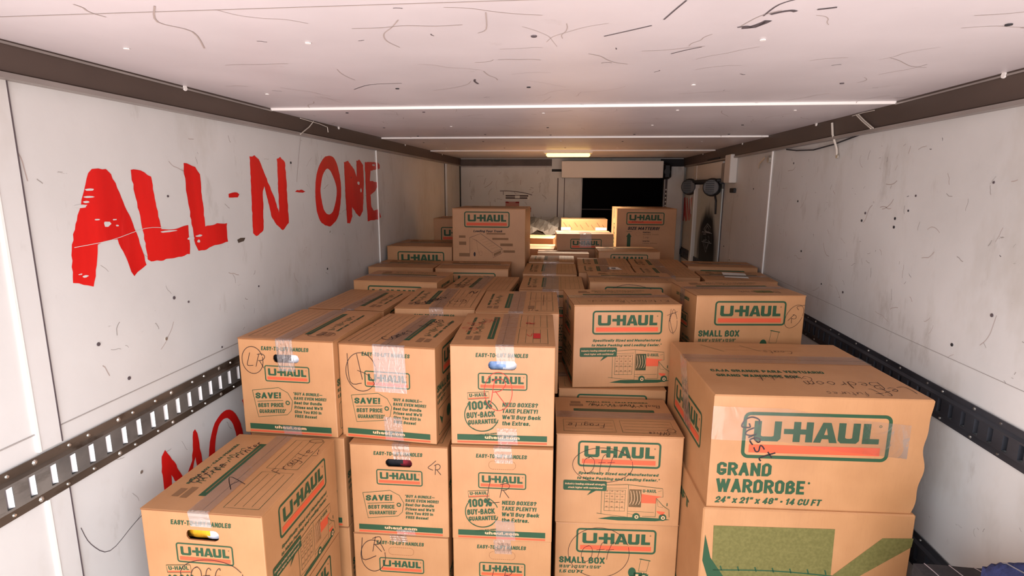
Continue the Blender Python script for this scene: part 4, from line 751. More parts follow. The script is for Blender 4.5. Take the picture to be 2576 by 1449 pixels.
# slotted cargo tracks
def track(name, side, zt, zb, y0, y1, lab, dark, pitch=.0508, first=.94):
    sg = 1 if side == 'left' else -1; X = XL if sg > 0 else XR; xa = lambda d: X + sg * (d + .0035)
    root = empty(name, (0, 0, 0)); tag(root, lab, 'cargo track', 'slotted cargo tracks on the truck walls')
    b = MB(); fl = .020 * (zt - zb) / .112; m1, m2 = ('darktrack', 'darktrack') if dark else ('tracklip', 'track')
    # top flange, bottom flange, raised centre with slots
    def quad(pts, mat): b.add(pts, [(0, 1, 2, 3)] if sg > 0 else [(3, 2, 1, 0)], mat)
    zc1, zc0 = zt - fl, zb + fl; D = .013
    for za, zb_ in ((zc1, zt), (zb, zc0)):
        b.box(*sorted((xa(0), xa(.003))), y0, y1, za, zb_, m1)
    quad([(xa(.003), y0, zc1), (xa(.003), y1, zc1), (xa(D), y1, zc1 - .006), (xa(D), y0, zc1 - .006)], m1)
    quad([(xa(.003), y0, zc0), (xa(D), y0, zc0 + .006), (xa(D), y1, zc0 + .006), (xa(.003), y1, zc0)], m1)
    z1, z0 = zc1 - .006, zc0 + .006; H2 = z1 - z0; s1, s0 = z1 - H2 * .10, z0 + H2 * .10; hw = .0085
    quad([(xa(D), y0, s1), (xa(D), y1, s1), (xa(D), y1, z1), (xa(D), y0, z1)], m2); quad([(xa(D), y0, z0), (xa(D), y1, z0), (xa(D), y1, s0), (xa(D), y0, s0)], m2)
    k0 = math.floor((y0 - first) / pitch) + 1; ys = []; y = first + k0 * pitch
    while y < y1 - hw: ys.append(y); y += pitch
    pa = y0
    for y in ys:
        quad([(xa(D), pa, s0), (xa(D), y - hw, s0), (xa(D), y - hw, s1), (xa(D), pa, s1)], m2); pa = y + hw
        # slot side walls
        quad([(xa(D), y - hw, s0), (xa(.001), y - hw, s0), (xa(.001), y - hw, s1), (xa(D), y - hw, s1)], m2)
        quad([(xa(.001), y + hw, s0), (xa(D), y + hw, s0), (xa(D), y + hw, s1), (xa(.001), y + hw, s1)], m2)
    quad([(xa(D), pa, s0), (xa(D), y1, s0), (xa(D), y1, s1), (xa(D), pa, s1)], m2)
    b.build('track_plate', root)
    near = [y for y in ys if -.1 < y < 2.6]
    for y in near:
        t = MB()
        if sg > 0:
            t.add([(xa(.0015), y - hw, s0), (xa(.0045), y + .001, s0), (xa(.0045), y + .001, s1), (xa(.0015), y - hw, s1)], [(0, 1, 2, 3)], 'zincdim')
            t.add([(xa(.0045), y + .001, s0), (xa(.0125), y + hw - .001, s0), (xa(.0125), y + hw - .001, s1), (xa(.0045), y + .001, s1)], [(0, 1, 2, 3)], 'zinc')  # far half of the tab, reflected daylight painted near-white
        else:
            t.add([(xa(.0015), y + hw, s0), (xa(.0045), y - .003, s0), (xa(.0045), y - .003, s1), (xa(.0015), y + hw, s1)], [(0, 1, 2, 3)], 'darktrack')
            t.add([(xa(.003), y - .003, s0), (xa(.006), y - hw + .001, s0), (xa(.006), y - hw + .001, s1), (xa(.003), y - .003, s1)], [(0, 1, 2, 3)], 'zinc')
        t.build('slot_tab', root)
    nb = MB(); y = max(y0, -.1) + .03; k = 0
    while y < min(y1, 3.0):
        for z in (zt - fl * .5, zb + fl * .5):
            q = MB(); q.cyl((xa(.003), y + rnd.uniform(-.01, .01), z), (sg, 0, 0), (.0045 if k % 3 else .0068) * (.8 if dark else 1), .003, 8, 'darkbolt' if dark and k % 4 else 'bolt', .003); q.build('bolt', root)
        y += (.085 if k % 2 else .06) * (1.5 if dark else 1); k += 1
track('cargo_track', 'left', -.606, -.718, YR, 5.1, 'silver grey slotted steel cargo track along the left wall below the red lettering', False)
track('cargo_track', 'right', -.586, -.686, YR, 5.72, 'dark slotted steel cargo track along the right wall beside the big wardrobe box', True, first=1.417)
track('cargo_track', 'right', -1.078, -1.19, YR, 3.3, 'lower black slotted cargo track on the right wall at the bottom right corner', True, first=1.417)

# ------------------------------------------------------------------ fittings on walls and ceiling
# dome lamp
le = empty('ceiling_lamp', (-.045, 4.62, ZC)); tag(le, 'glowing yellow oblong lamp on the ceiling near the front wall', 'lamp')
b = MB(); b.bbox(-.20, .20, -.05, .05, -.012, .012, .005, 'white'); b.build('lamp_base', le)
lm, ln, lb = base_mat('lit_lamp_lens'); lb.inputs['Emission Color'].default_value = (1.0, .72, .20, 1); lb.inputs['Emission Strength'].default_value = 3.0; lb.inputs['Base Color'].default_value = (1, .85, .5, 1); M['lens'] = lm
b = MB(); b.bbox(-.18, .18, -.038, .038, -.038, -.011, .010, 'lens'); b.build('lamp_lens', le)
ll = bpy.data.lights.new('lamp_glow', 'AREA'); ll.shape = 'RECTANGLE'; ll.size = .34; ll.size_y = .06; ll.color = (1.0, .93, .76); ll.energy = 26; ll.spread = math.radians(112)
lo = bpy.data.objects.new('lamp_glow', ll); SC.collection.objects.link(lo); lo.location = (-.045, 4.62, ZC - .045)

# white cover box above the cab window
b = MB(); b.bbox(-.115, .87, 5.52, 5.73, .10, .262, .004, 'white'); tag(b.build('cover_panel'), 'white metal cover box mounted over the dark cab window', 'cover panel')
b = MB(); b.bbox(.875, .955, 5.55, 5.72, .09, .24, .02, 'black'); b.cyl((.91, 5.55, .16), (0, -1, 0), .03, .015, 12, 'black'); tag(b.build('black_motor_housing'), 'black bulky housing at the right end of the white cover box', 'housing')

# stickers on the front wall
def plate(name, x0, x1, z0, z1, mat, items, lab, cat):
    b = MB(); b.box(x0, x1, YF - .004, YF - .001, z0, z1, mat); b.sheet(items, lambda u, v, e: (u, YF - .004 - e, v), .0008); tag(b.build(name), lab, cat)
plate('sticker', -.708, -.448, -.122, -.070, 'sticker', [T('TRANSPORTATION IS NOT ALL', -.70, -.50, -.088, .014, 'ink', .04), R(-.70, -.455, -.112, -.098, 'scuff', 1), T('OF PEOPLE', -.49, -.455, -.088, .014, 'scuff', .02)], 'white sticker with smudged dark text on the front wall, above the faded red one', 'sticker') if False else plate('sticker', -.708, -.448, -.122, -.070, 'sticker', [R(-.70, -.46, -.092, -.076, 'scuff', 1), R(-.70, -.47, -.115, -.099, 'scuff', 1), R(-.60, -.55, -.108, -.082, 'sticker', 2)] + scribbles(12, -.70, -.455, -.118, -.074, 'sticker', .003, .006, .01, .04, rnd), 'white sticker with smudged dark text on the front wall, above the faded red one', 'sticker')
plate('warning_label', -.70, -.556, -.205, -.144, 'pinksign', [R(-.70, -.556, -.160, -.144, 'redsign', 1), P([(-.66, -.160), (-.60, -.160), (-.585, -.144), (-.675, -.144)], 'pinksign', 2)], 'faded red label on the front wall under the smudged white sticker', 'label')
plate('warning_label', -.475, -.43, -.25, -.205, 'pinksign', [R(-.475, -.43, -.222, -.205, 'redsign', 1)], 'small red label on the front wall just right of the tall truck-diagram box', 'label')

# side door post, sprayed panel, work lamps
de = empty('door_1', (0, 0, 0)); tag(de, kind='structure')
b = MB(); b.box(XR - .012, XR - .0005, 4.285, 5.08, ZF, .0, 'door')
EMB = [
  [ (4.767,-0.337),(4.651,-0.284),(4.540,-0.309),(4.540,-0.349),(4.715,-0.352),(4.767,-0.337) ], [ (4.718,-0.341),(4.652,-0.302),(4.575,-0.330),(4.637,-0.353),(4.718,-0.341) ],
  [ (4.824,-0.364),(4.811,-0.445),(4.482,-0.431),(4.490,-0.352),(4.824,-0.364) ], [ (4.777,-0.380),(4.678,-0.371),(4.700,-0.404),(4.649,-0.418),(4.762,-0.432) ],
  [ (4.767,-0.448),(4.651,-0.520),(4.568,-0.436) ], [ (4.703,-0.449),(4.644,-0.489),(4.595,-0.446) ], [ (4.60,-.38),(4.56,-.40),(4.60,-.42),(4.53,-.425) ] ]
b.sheet([S(q, .006, 'chalk', 1, False) for q in EMB], lambda u, v, e: (XR - .012 - e, u, v), .001); b.build('sprayed_panel', de)
b = MB(); b.box(XR - .035, XR, 5.09, 5.20, ZF, .20, 'white'); b.box(XR - .045, XR - .035, 5.09, 5.10, ZF, .0, 'lip'); b.build('door_post', de)
b = MB(); b.box(XR - .03, XR, 4.25, 5.20, .075, .20, 'white'); b.box(XR - .04, XR, 4.3, 5.12, .035, .072, 'black'); b.build('door_header', de)

wl = empty('work_lamp_bar', (XR - .05, 4.75, .05)); tag(wl, 'pair of round black work lamps on a short bar above the sprayed door', 'work lamps')
b = MB(); b.bbox(-.015, .015, -.5, .38, .0, .022, .004, 'black'); b.build('bar', wl)
def lampc(yy, zz, r_):
    q = MB(); q.cyl((-.02, yy, zz), (-.35, -.94, 0), r_, .07, 20, 'black', r_ * .8); o = q.build('lamp_head', wl)
    q = MB(); q.cyl((-.045, yy - .066, zz), (-.35, -.94, 0), r_ * .74, .004, 20, 'grid')
    for k in range(-3, 4): q.box(-.045 - r_ * .6, -.045 + r_ * .6, yy - .078, yy - .072, zz + k * r_ * .2 - .003, zz + k * r_ * .2 + .002, 'black')
    q.build('grille', o)
lampc(.42, -.035, .075); lampc(-.40, -.04, .07)
b = MB(); b.tube([(-.01, -.42, -.06), (.0, -.46, -.14), (.0, -.47, -.24)], .008, 'black'); b.tube([(.0, .42, .05), (.0, .45, -.12), (.01, .43, -.28)], .004, 'cord'); b.build('cable', wl)

b = MB(); b.bbox(XR - .05, XR, 3.98, 4.12, .04, .235, .004, 'white'); b.bbox(XR - .035, XR, 4.12, 4.26, .045, .185, .004, 'raillip'); tag(b.build('wall_bracket'), 'white metal bracket plate on the right wall beside the work lamps', 'bracket')
b = MB(); b.bbox(XR - .02, XR, 3.97, 4.06, -.028, .004, .003, 'black'); tag(b.build('black_latch'), 'small black latch on the right wall below the white bracket', 'latch')
b = MB(); b.tube([(XR - .035, 2.535, .278), (XR - .03, 2.53, .23), (XR - .012, 2.52, .17), (XR - .012, 2.512, .142)], .0045, 'cord'); b.cyl((XR - .008, 2.51, .138), (-1, 0, 0), .009, .006, 8, 'bolt'); tag(b.build('hanging_strap'), 'thin pale strap hanging from the right ceiling rail down the wall', 'strap')
b = MB(); b.tube([(XR - .038, 2.33, .285), (XR - .036, 2.28, .255), (XR - .032, 2.22, .222)], .0025, 'cord'); b.tube([(XR - .038, 2.315, .285), (XR - .036, 2.265, .255), (XR - .032, 2.205, .222)], .0025, 'cord'); b.tube([(XR - .038, 2.36, .284), (XR - .038, 2.28, .286), (XR - .038, 2.2, .284)], .0015, 'cord'); tag(b.build('wire_clip'), 'pale bent wire clip stuck across the right ceiling rail', 'wire clip')
b = MB(); b.tube([(XR - .006, 2.35, .212), (XR - .012, 2.55, .190), (XR - .012, 2.75, .180), (XR - .012, 2.95, .190), (XR - .006, 3.1, .205)], .003, 'hole'); tag(b.build('loose_cable'), 'thin dark cable sagging below the right ceiling rail', 'cable')
b = MB(); b.tube([(XL + .036, 2.42, .288), (XL + .034, 2.38, .26), (XL + .032, 2.30, .222)], .0025, 'cord'); b.tube([(XL + .036, 2.30, .287), (XL + .036, 2.48, .284), (XL + .036, 2.56, .278), (XL + .036, 2.565, .255)], .002, 'cord'); tag(b.build('wire_clip'), 'pale bent wire clip stuck across the left ceiling rail', 'wire clip')
b = MB(); b.bbox(XR - .03, XR, 4.35, 4.75, .215, .245, .012, 'black'); tag(b.build('rail_handle'), 'dark oblong grip on the right rail above the work lamps', 'handle')
b = MB(); b.cyl((XR - .0, 3.33, .165), (-1, 0, 0), .02, .02, 10, 'bolt'); b.tube([(XR - .03, 3.34, .18), (XR - .03, 3.42, .15), (XR - .03, 3.44, .12)], .006, 'bolt'); tag(b.build('wall_hook'), 'small metal hook at the top of the right wall seam', 'hook')

# ------------------------------------------------------------------ the load: front rows
hA = lambda z: (z - ZF) / 4
INK = lambda *a: [s for g in a for s in (g if isinstance(g, list) else [g])]
# column A (left wall)
hA1 = stack_h(-.475)
sbox('box at the left wall, circled LR, black and white things in its handle hole', -1.054, 1.572, -.475, -1, 'save', False, 'small', flip=True,
     hand=circ_lr(.047, hA1 - .075, .036) + [], topink=[oval(.25, .07, .045, .03)] + HW('LR', .235, .06, .02), dmat='tape2', drop=(.10, .03))
for k, lab in ((1, 'box wedged behind the front left box, second layer beside the left wall'), (2, 'box wedged behind the front left box, third layer beside the left wall')):
    sbox(lab, -1.040, 1.575 + .004 * k, -.475 - hA1 * k, -.3, 'save', True, 'small', h=hA1, drop=(0, 0))
support(-1.03, 1.58, ZF, -.475 - hA1 * 3, .31, .40, 0, 'the handle-hole box at the left wall')
# column F (nearest left)
hF = (-.791 - ZF) / 3
sbox('nearest box at lower left, yellow and white cloth in its handle hole, marked Off', -1.055, 1.126, -.791, .2, 'buy', False, 'truck', h=hF,
     hand=[oval(.175, hF - .178, .085, .045)] + HW('Off', .115, hF - .20, .045, 0, .0016),
     topink=HW('Fragile', .262, .19, .036, 1.35) + HW('A', .175, .10, .07, 1.0, .002) + HW('Office', .285, .36, .03, -1.3) + [oval(.272, .395, .022, .012)] + HW('Office Printer', .06, .12, .031, 1.35, .0022), drop=(.035, 0), dmat='tape')
sbox('box directly under the nearest lower left box, only its side logo showing', -1.052, 1.12, -.791 - hF, .6, 'save', True, 'truck', h=hF, drop=(0, 0))
support(-1.05, 1.13, ZF, -.791 - 2 * hF, .32, .40, 0, 'the nearest lower left box')
# column B
hB = stack_h(-.488)
sbox('box with wide milky tape on its front, big circled LR, between the two handle-hole boxes', -.731, 1.598, -.488, -3.6, 'save', True, 'small', flip=True, dmat='tapewide', drop=(.15, .08),
     hand=INK([S([(.03, hB - .035), (.036, hB - .13), (.075, hB - .132)], .0018)], [S([(.062, hB - .035), (.078, hB - .12)], .0018)], [oval(.075, hB - .095, .052, .064, .0018)], [S([(.062, hB - .09), (.10, hB - .105), (.125, hB - .135), (.145, hB - .10)], .0014)]),
     topink=HW('Games Stereo', .15, .05, .045, 1.25, .003) + HW('N', .27, .3, .03))
sbox('box with dark red cloth in its handle hole and LR written at its upper right', -.695, 1.562, -.488 - hB, 1.4, 'save', False, 'small', h=hB, hand=HW('L', .255, hB - .075, .035, -.6) + HW('R', .275, hB - .10, .035, .1), drop=(.045, .02))
sbox('box in the third layer with a circled LR beside its perforated handle', -.699, 1.566, -.488 - 2 * hB, 1.4, 'save', True, 'small', h=hB,
     hand=INK([S([(.03, hB - .02), (.028, hB - .10), (.075, hB - .085)], .002)], [oval(.065, hB - .085, .042, .058, .0018)], HW('R', .058, hB - .07, .055, 0, .0018)), drop=(.02, .05))
support(-.69, 1.57, ZF, -.488 - 3 * hB, .31, .40, 1, 'the stack with the dark red cloth')
# column C
hC = stack_h(-.469)
sbox('top middle box, blue and white cloth in its handle hole, circled red R', -.360, 1.562, -.469, 3.2, 'buy', False, 'small',
     hand=INK([oval(.148, hC - .15, .043, .062, .0016, 'redink')], HW('R', .115, hC - .19, .08, 0, .0018, 'redink')),
     topink=HW('CAB', .03, .10, .05, 1.2, .002, 'redink') + HW('R', .255, .26, .03, 1.5, .004, 'redink') + HW('V', .235, .10, .03, .3, .002, 'redink') + [R(.252, .275, .08, .14, 'redink', 3)] + HW('Books', .05, .22, .05, .9, .0016, 'redink') , drop=(.055, .055))
sbox('second-layer middle box with a plain LR and a perforated handle', -.360, 1.556, -.469 - hC, 2.6, 'buy', True, 'small', h=hC, hand=HW('L', .108, hC - .195, .085) + HW('R', .15, hC - .175, .05, 0, .0016), drop=(.05, .07))
sbox('third-layer middle box with LR across its logo, cut by the bottom of the picture', -.361, 1.568, -.469 - 2 * hC, 3.0, 'save', True, 'small', h=hC, hand=HW('L', .115, hC - .20, .085) + HW('R', .16, hC - .16, .05), drop=(.05, .05))
support(-.355, 1.575, ZF, -.469 - 3 * hC, .31, .40, 3, 'the middle stack')
# column D
hD = (-.800 - ZF) / 3
lbox('box with truck picture and Off circled over its logo, table lid facing up', -.033, 1.688, -.800, 2.9, 'truck', h=hD,
     hand=INK([oval(.155, hD - .11, .10, .062, .0014)], HW('O', .085, hD - .14, .058, 0, .0014), HW('ff', .135, hD - .125, .052, 0, .0014)),
     topink=HW('Fragile', .17, .085, .032, PI, .0016) + [oval(.385, .045, .014, .014)] + HW('Office', .375, .03, .02, PI) + HW('Books from living', .39, .26, .026, PI, .0018))
lbox('small box with Off circled over its logo, below the truck picture box', -.030, 1.692, -.800 - hD, 3.8, 'small', h=hD, hand=INK([oval(.15, hD - .115, .105, .095, .0014)], HW('O', .085, hD - .15, .062, 0, .0014), HW('ff', .135, hD - .13, .058, 0, .0014)))
support(-.03, 1.70, ZF, -.800 - 2 * hD, .40, .30, 4, 'the two Off boxes')
# column behind D
hE = stack_h(-.439)
lbox('upright truck picture box with a scribbled circle at its upper right corner', .017, 2.041, -.439, 8.5, 'truck', hand=INK([oval(.385, hE - .075, .016, .040, .0012, gap=60)], [S([(.375, hE - .02), (.372, hE - .06), (.388, hE - .12)], .0012)], [S([(.36, hE - .045), (.40, hE - .03)], .0012)], [S([(.37, hE - .07), (.385, hE - .02), (.40, hE - .06)], .0012)]),
     topink=HW('Kitchen Records', .39, .08, .038, PI, .0016), tmat='tape')
lbox('box wedged below the upright truck picture box, only its logo edge showing', -.035, 2.035, -.439 - hE, 3, 'small', h=hE)
support(-.02, 2.06, ZF, -.439 - 2 * hE, .40, .30, 4, 'the upright truck picture box')
# small box by the right wall
hG = stack_h(-.405)
lbox('small box with circled LR next to the right wall, behind the wardrobe box', .486, 2.118, -.405, 7.3, 'small', w=.425,
     hand=INK([oval(.385, hG - .085, .030, .050, .0012, rot=-.5)], HW('L', .392, hG - .045, .032, -1.2, .0014), HW('R', .358, hG - .10, .034, -.6, .0014)), topink=HW('Bedroom', .36, .09, .04, PI) + [R(.26, .33, .06, .10, 'olive', 2)])
support(.50, 2.14, ZF, -.405 - hG, .40, .30, 7, 'the small box by the right wall')

# ------------------------------------------------------------------ wardrobe box
def wardrobe():
    w, d, ht = .595, .535, 1.205; zt = -.568; z0 = ZF; h = zt - z0; fold = h - .343
    e = empty('wardrobe_box', (.410, 1.498, z0), math.radians(3.0)); tag(e, 'huge grand wardrobe box with crushed right edge and Guest written beside its logo', 'box')
    r2_ = random.Random(11)
    b = MB(); n = 30
    # crushed upper sleeve: right edge wavers within the front plane
    xs = lambda z: w + (.006 * math.sin(z * 21) + .004 * math.sin(z * 57 + 1)) * min(1, (h - z) * 8) - .018 * (h - z) / .35
    def ringv(z, ins=0.0):
        xr = xs(z) - ins; return [(ins, ins, z), (xr, ins, z), (xr - .0, d - ins, z), (ins, d - ins, z)]
    zs = [fold - .03 + (h - .004 - fold + .03) * i / n for i in range(n + 1)]
    vs = []
    for z in zs: vs += ringv(z)
    vs += ringv(h, .003); m = len(zs) + 1; fs = [(4 * (m - 1), 4 * (m - 1) + 1, 4 * (m - 1) + 2, 4 * (m - 1) + 3)]
    for k in range(m - 1):
        for i in range(4): j = (i + 1) % 4; fs.append((4 * k + i, 4 * k + j, 4 * k + 4 + j, 4 * k + 4 + i))
    b.add(vs, fs, 'card')
    it = logo(.085, h - .188, .405, .140)
    it += [T('GRAND', .022, .175, h - .243, .040, 'green', .045), T('WARDROBE', .022, .272, h - .296, .042, 'green', .045), P(circ(.283, h - .26, .0035, n=10), 'green'), T('24" x 21" x 48" \u2022 14 CU FT', .022, .325, h - .330, .020, 'green', .045, .3)]
    it += HW('Guest', .072, h - .075, .05, -1.05, .0042, 'ink', .1)
    b.sheet(it, lambda u, v, q: (u, -q, v))
    sd = logo(.10, h - .215, .34, .115)
    b.sheet(sd, lambda u, v, q: (-q, d - u, v))
    for k in range(5):   # soft print stripe under the logo, left side
        pass
    tp = [T('CAJA GRANDE PARA VESTUARIO', .05, .40, .20, .022, 'green', .05, .1), T('GRAND WARDROBE BOX', .055, .305, .155, .022, 'green', .05, .1)]
    tp += [S([(.10, .50), (.16, .42)], .002, 'green', 1, False), S([(.24, .50), (.29, .43)], .002, 'green', 1, False), S([(.17, .44), (.44, .44)], .0009, 'faint', 1, False), S([(.17, .48), (.44, .48)], .0009, 'faint', 1, False)]
    tp += HW('Guest', .34, .17, .045, PI, .0014) + HW('Bedroom', .52, .13, .055, PI, .0018) + HW('Left', .575, .10, .055, PI + .25, .0018) + HW('futures', .44, .045, .03, PI, .0012) + HW('Coats', .40, .44, .035, PI, .0014) + HW('t', .20, .17, .05, PI, .0018)
    b.sheet(tp, lambda u, v, q: (u, v, h + q))
    b.box(.0, w - .005, .334, .337, h - .001, h + .0006, 'edge')
    b.build('upper_sleeve', e)
    b = MB(); t = .010; b.bbox(-t, w + t - .02, -t, d + t, 0, fold, .004, 'card')
    H2 = fold
    it = [P([(.022, H2 - .055), (.365, H2 - .052), (.375, H2 - .50), (.035, H2 - .50)], 'olive'), P([(.0, H2 - .085), (.02, H2 - .16), (.20, H2 - .42), (.20, H2 - .50), (.10, H2 - .48), (-.003, H2 - .17)], 'green', 2),
          P([(.375, H2 - .20), (.50, H2 - .075), (.585, H2 - .072), (.583, H2 - .10), (.45, H2 - .20), (.40, H2 - .30), (.38, H2 - .30)], 'olive', 1)]
    it += [S([(.03, H2 - .20), (.20, H2 - .195), (.38, H2 - .205), (.45, H2 - .22)], .004, 'green', 2)] + [S([(.05 + .05 * k, H2 - .185), (.055 + .05 * k, H2 - .20)], .004, 'green', 2, False) for k in range(7)]
    b.sheet(it, lambda u, v, q: (u, -t - q, v), .0006)
    b.sheet([P([(.02, H2 - .28), (.10, H2 - .28), (.34, H2 - .42), (.50, H2 - .62), (.50, H2 - .72), (.26, H2 - .60), (.02, H2 - .38)], 'green')] + [S([(.12, H2 - .20), (.12, H2 - .26)], .012, 'green', 1, False), T('LIFT', .26, .40, H2 - .10, .03, 'green', .05)], lambda u, v, q: (-t - q, d - u, v), .0006)
    b.build('lower_carton', e)
    # tape
    tape_strip([(w * k / 8, .335, h + .0015) for k in range(9)], .085, (0, -1, 0), 'tape').build('packing_tape', e)
    tape_strip([(-.003, .335, h + .001)] + [(-.003 - .0008 * (k % 2), .335 - .02 * k, h - .004 - .04 * k) for k in range(6)], .085, (0, -1, 0), 'tape2').build('packing_tape', e)
    tape_strip([(-.0015, -.0015, h - .083), (.03, -.0025, h - .084), (.20, -.0030, h - .085), (.36, -.0025, h - .11), (.54, -.0028, h - .125)], .10, (0, 0, 1), 'tapethin').build('packing_tape', e)
wardrobe()

# ------------------------------------------------------------------ second row and beyond
sbox('box behind the left wall handle-hole box, milky tape along its lid', -1.063, 2.064, -.487, -1.4, 'save', True, 'small', flip=True, topink=HW('Kitchen', .2, .12, .04, 1.4))
support(-1.06, 2.07, ZF, -.487 - stack_h(-.487), .31, .40, -1, 'the second box along the left wall')
sbox('second-row box with N and a face doodle on its lid', -.690, 2.035, -.467, 2.8, 'save', True, 'small', topink=HW('N', .25, .30, .06, 0, .004) + [oval(.235, .12, .035, .05)] + HW('oO', .215, .12, .04) + HW('Games', .10, .05, .06, 1.1, .005))
support(-.69, 2.045, ZF, -.467 - stack_h(-.467), .31, .40, 2.8, 'the box with N on its lid')
sbox('second-row box behind the red R box, with small grid notes on its lid', -.360, 2.002, -.466, 2.9, 'buy', True, 'small', topink=[R(.20, .225, .06, .11, 'faint', 3), S([(.20, .26), (.29, .27)], .0015), S([(.26, .12), (.262, .34)], .0015), S([(.22, .2), (.29, .21)], .0015)] + HW('lo', .21, .02, .03))
support(-.36, 2.01, ZF, -.466 - stack_h(-.466), .31, .39, 2.9, 'the second-row box with grid notes')
lbox('box with green logo at the left wall, behind the taped-lid box', -1.045, 2.494, -.444, -1.7, 'truck', topink=[])
support(-1.04, 2.50, ZF, -.444 - stack_h(-.444), .40, .30, -1.7, 'the logo box at the left wall')
sbox('third-row box with long list lines on its lid, left of the glossy-taped boxes', -.612, 2.55, -.488, -1.4, 'save', True, 'small', topink=HW('Room', .06, .08, .06, .9, .003))
support(-.61, 2.56, ZF, -.488 - stack_h(-.488), .31, .39, -1.4, 'the lid-lined third-row box')
sbox('box with glittering tape seam, nearer of the two in line behind the middle stack', -.250, 2.602, -.488, 1.5, 'save', True, 'small', flip=False, tape=.08)
support(-.25, 2.61, ZF, -.488 - stack_h(-.488), .31, .39, 1.5, 'the nearer glittering-tape box')
lbox('box with brown blank front at the left wall under the wide logo box', -1.176, 3.03, -.458, 0, 'truck', topink=[], w=.386)
support(-1.18, 3.035, ZF, -.458 - stack_h(-.458), .385, .31, 0, 'the blank-front box at the left wall')
lbox('box with logo in front of the tall truck-diagram box', -.765, 2.985, -.452, 3.2, 'truck', topink=[])
support(-.76, 2.995, ZF, -.452 - stack_h(-.452), .40, .30, 3.2, 'the box in front of the truck-diagram box')
sbox('box with glittering tape seam, farther of the two in line behind the middle stack', -.272, 3.045, -.477, 1.2, 'save', True, 'small', w=.308, tape=.08)
support(-.263, 3.05, ZF, -.477 - stack_h(-.477), .30, .39, 1.2, 'the farther glittering-tape box')
sbox('box with a shiny taped lid just beyond the glittering-tape boxes', -.272, 3.475, -.465, 1, 'save', True, 'small', w=.295, d=.30, tape=.10)
support(-.27, 3.48, ZF, -.465 - stack_h(-.465), .285, .29, 1, 'the shiny taped lid box')
lbox('taped box with a marker arc on its front, behind the scribbled-corner box', .091, 2.568, -.438, 1.1, 'small', hand=[S([(.11, hE - .03), (.17, hE - .012), (.24, hE - .018), (.30, hE - .035)], .002)], topink=HW('Living Room Books', .38, .10, .031, PI, .0016))
support(.095, 2.58, ZF, -.438 - stack_h(-.438), .40, .30, 1.1, 'the box with a marker arc')
sbox('box with a white sticker on its lid behind the marker-arc box', .045, 3.03, -.462, 0, 'save', True, 'small', w=.31, d=.275, topink=[P([(.16, .11), (.25, .11), (.23, .21), (.18, .21)], 'sticker', 3), R(.19, .215, .14, .18, 'ink', 4)])
support(.05, 3.035, ZF, -.462 - stack_h(-.462), .30, .26, 0, 'the box with the white lid sticker')
sbox('box left of the label-lidded box, its small front corner showing', .366, 2.945, -.462, 0, 'save', True, 'small', d=.345)
support(.37, 2.95, ZF, -.462 - stack_h(-.462), .31, .33, 0, 'the box beside the label-lidded box')
sbox('box with green bar on its pale lid, behind the white-sticker lid', .040, 3.315, -.462, 0, 'save', True, 'small', d=.345)
support(.035, 3.32, ZF, -.462 - stack_h(-.462), .31, .33, 0, 'the pale lid box')
sbox('box with a written pale lid in front of the low logo box', .368, 3.315, -.462, -1, 'save', True, 'small', d=.345, topink=HW('Lg', .04, .1, .05, 1.2, .003))
support(.365, 3.32, ZF, -.462 - stack_h(-.462), .31, .33, -1, 'the written pale lid box')
lbox('box with a white shipping label on its lid beside the right wall', .700, 2.90, -.47, -3, 'small', w=.36, topink=[P([(.12, .10), (.24, .08), (.26, .26), (.14, .28)], 'sticker', 3)])
support(.705, 2.91, ZF, -.47 - stack_h(-.47), .35, .30, -3, 'the box with the shipping label')
lbox('farthest box against the right wall, front lit orange brown', .700, 3.335, -.46, -2, 'small', w=.40, d=.25)
support(.705, 3.34, ZF, -.46 - stack_h(-.46), .39, .235, -2, 'the farthest right wall box')

# ------------------------------------------------------------------ raised boxes towards the front wall
def mbox(label, x, y, zt, yaw, w, d, h, front=(), left=(), seam='x', **kw):
    tp = (design(top_print, w, d, False), design(top_print, w, d, True)) if seam == 'x' else (design(top_print, d, w, False), design(top_print, d, w, True))
    return moving_box(label, x, y, zt, yaw, w, d, h, seam, [('front', list(front)), ('left', list(left))], kw.pop('top', tp), **kw)
def stuff_under(x, y, zb, w, d, yaw, where): support(x + .005, y + .005, ZF, zb, w - .01, d - .01, yaw, where)

w, h = .426, .405
mbox('wide logo box raised against the left wall', -1.178, 3.375, -.372, 0, w, .45, h, logo(.068, h - .135, .306, .10)); stuff_under(-1.178, 3.375, -.777, w, .45, 0, 'the wide logo box')
w, h = .416, .32
mbox('small far logo box half hidden behind the tall truck-diagram box', -1.0, 3.885, -.222, 0, w, .32, h, logo(.13 * w, (1 - .52) * h, .66 * w, .32 * h)); stuff_under(-1.0, 3.885, -.542, w, .32, 0, 'the far half-hidden logo box')
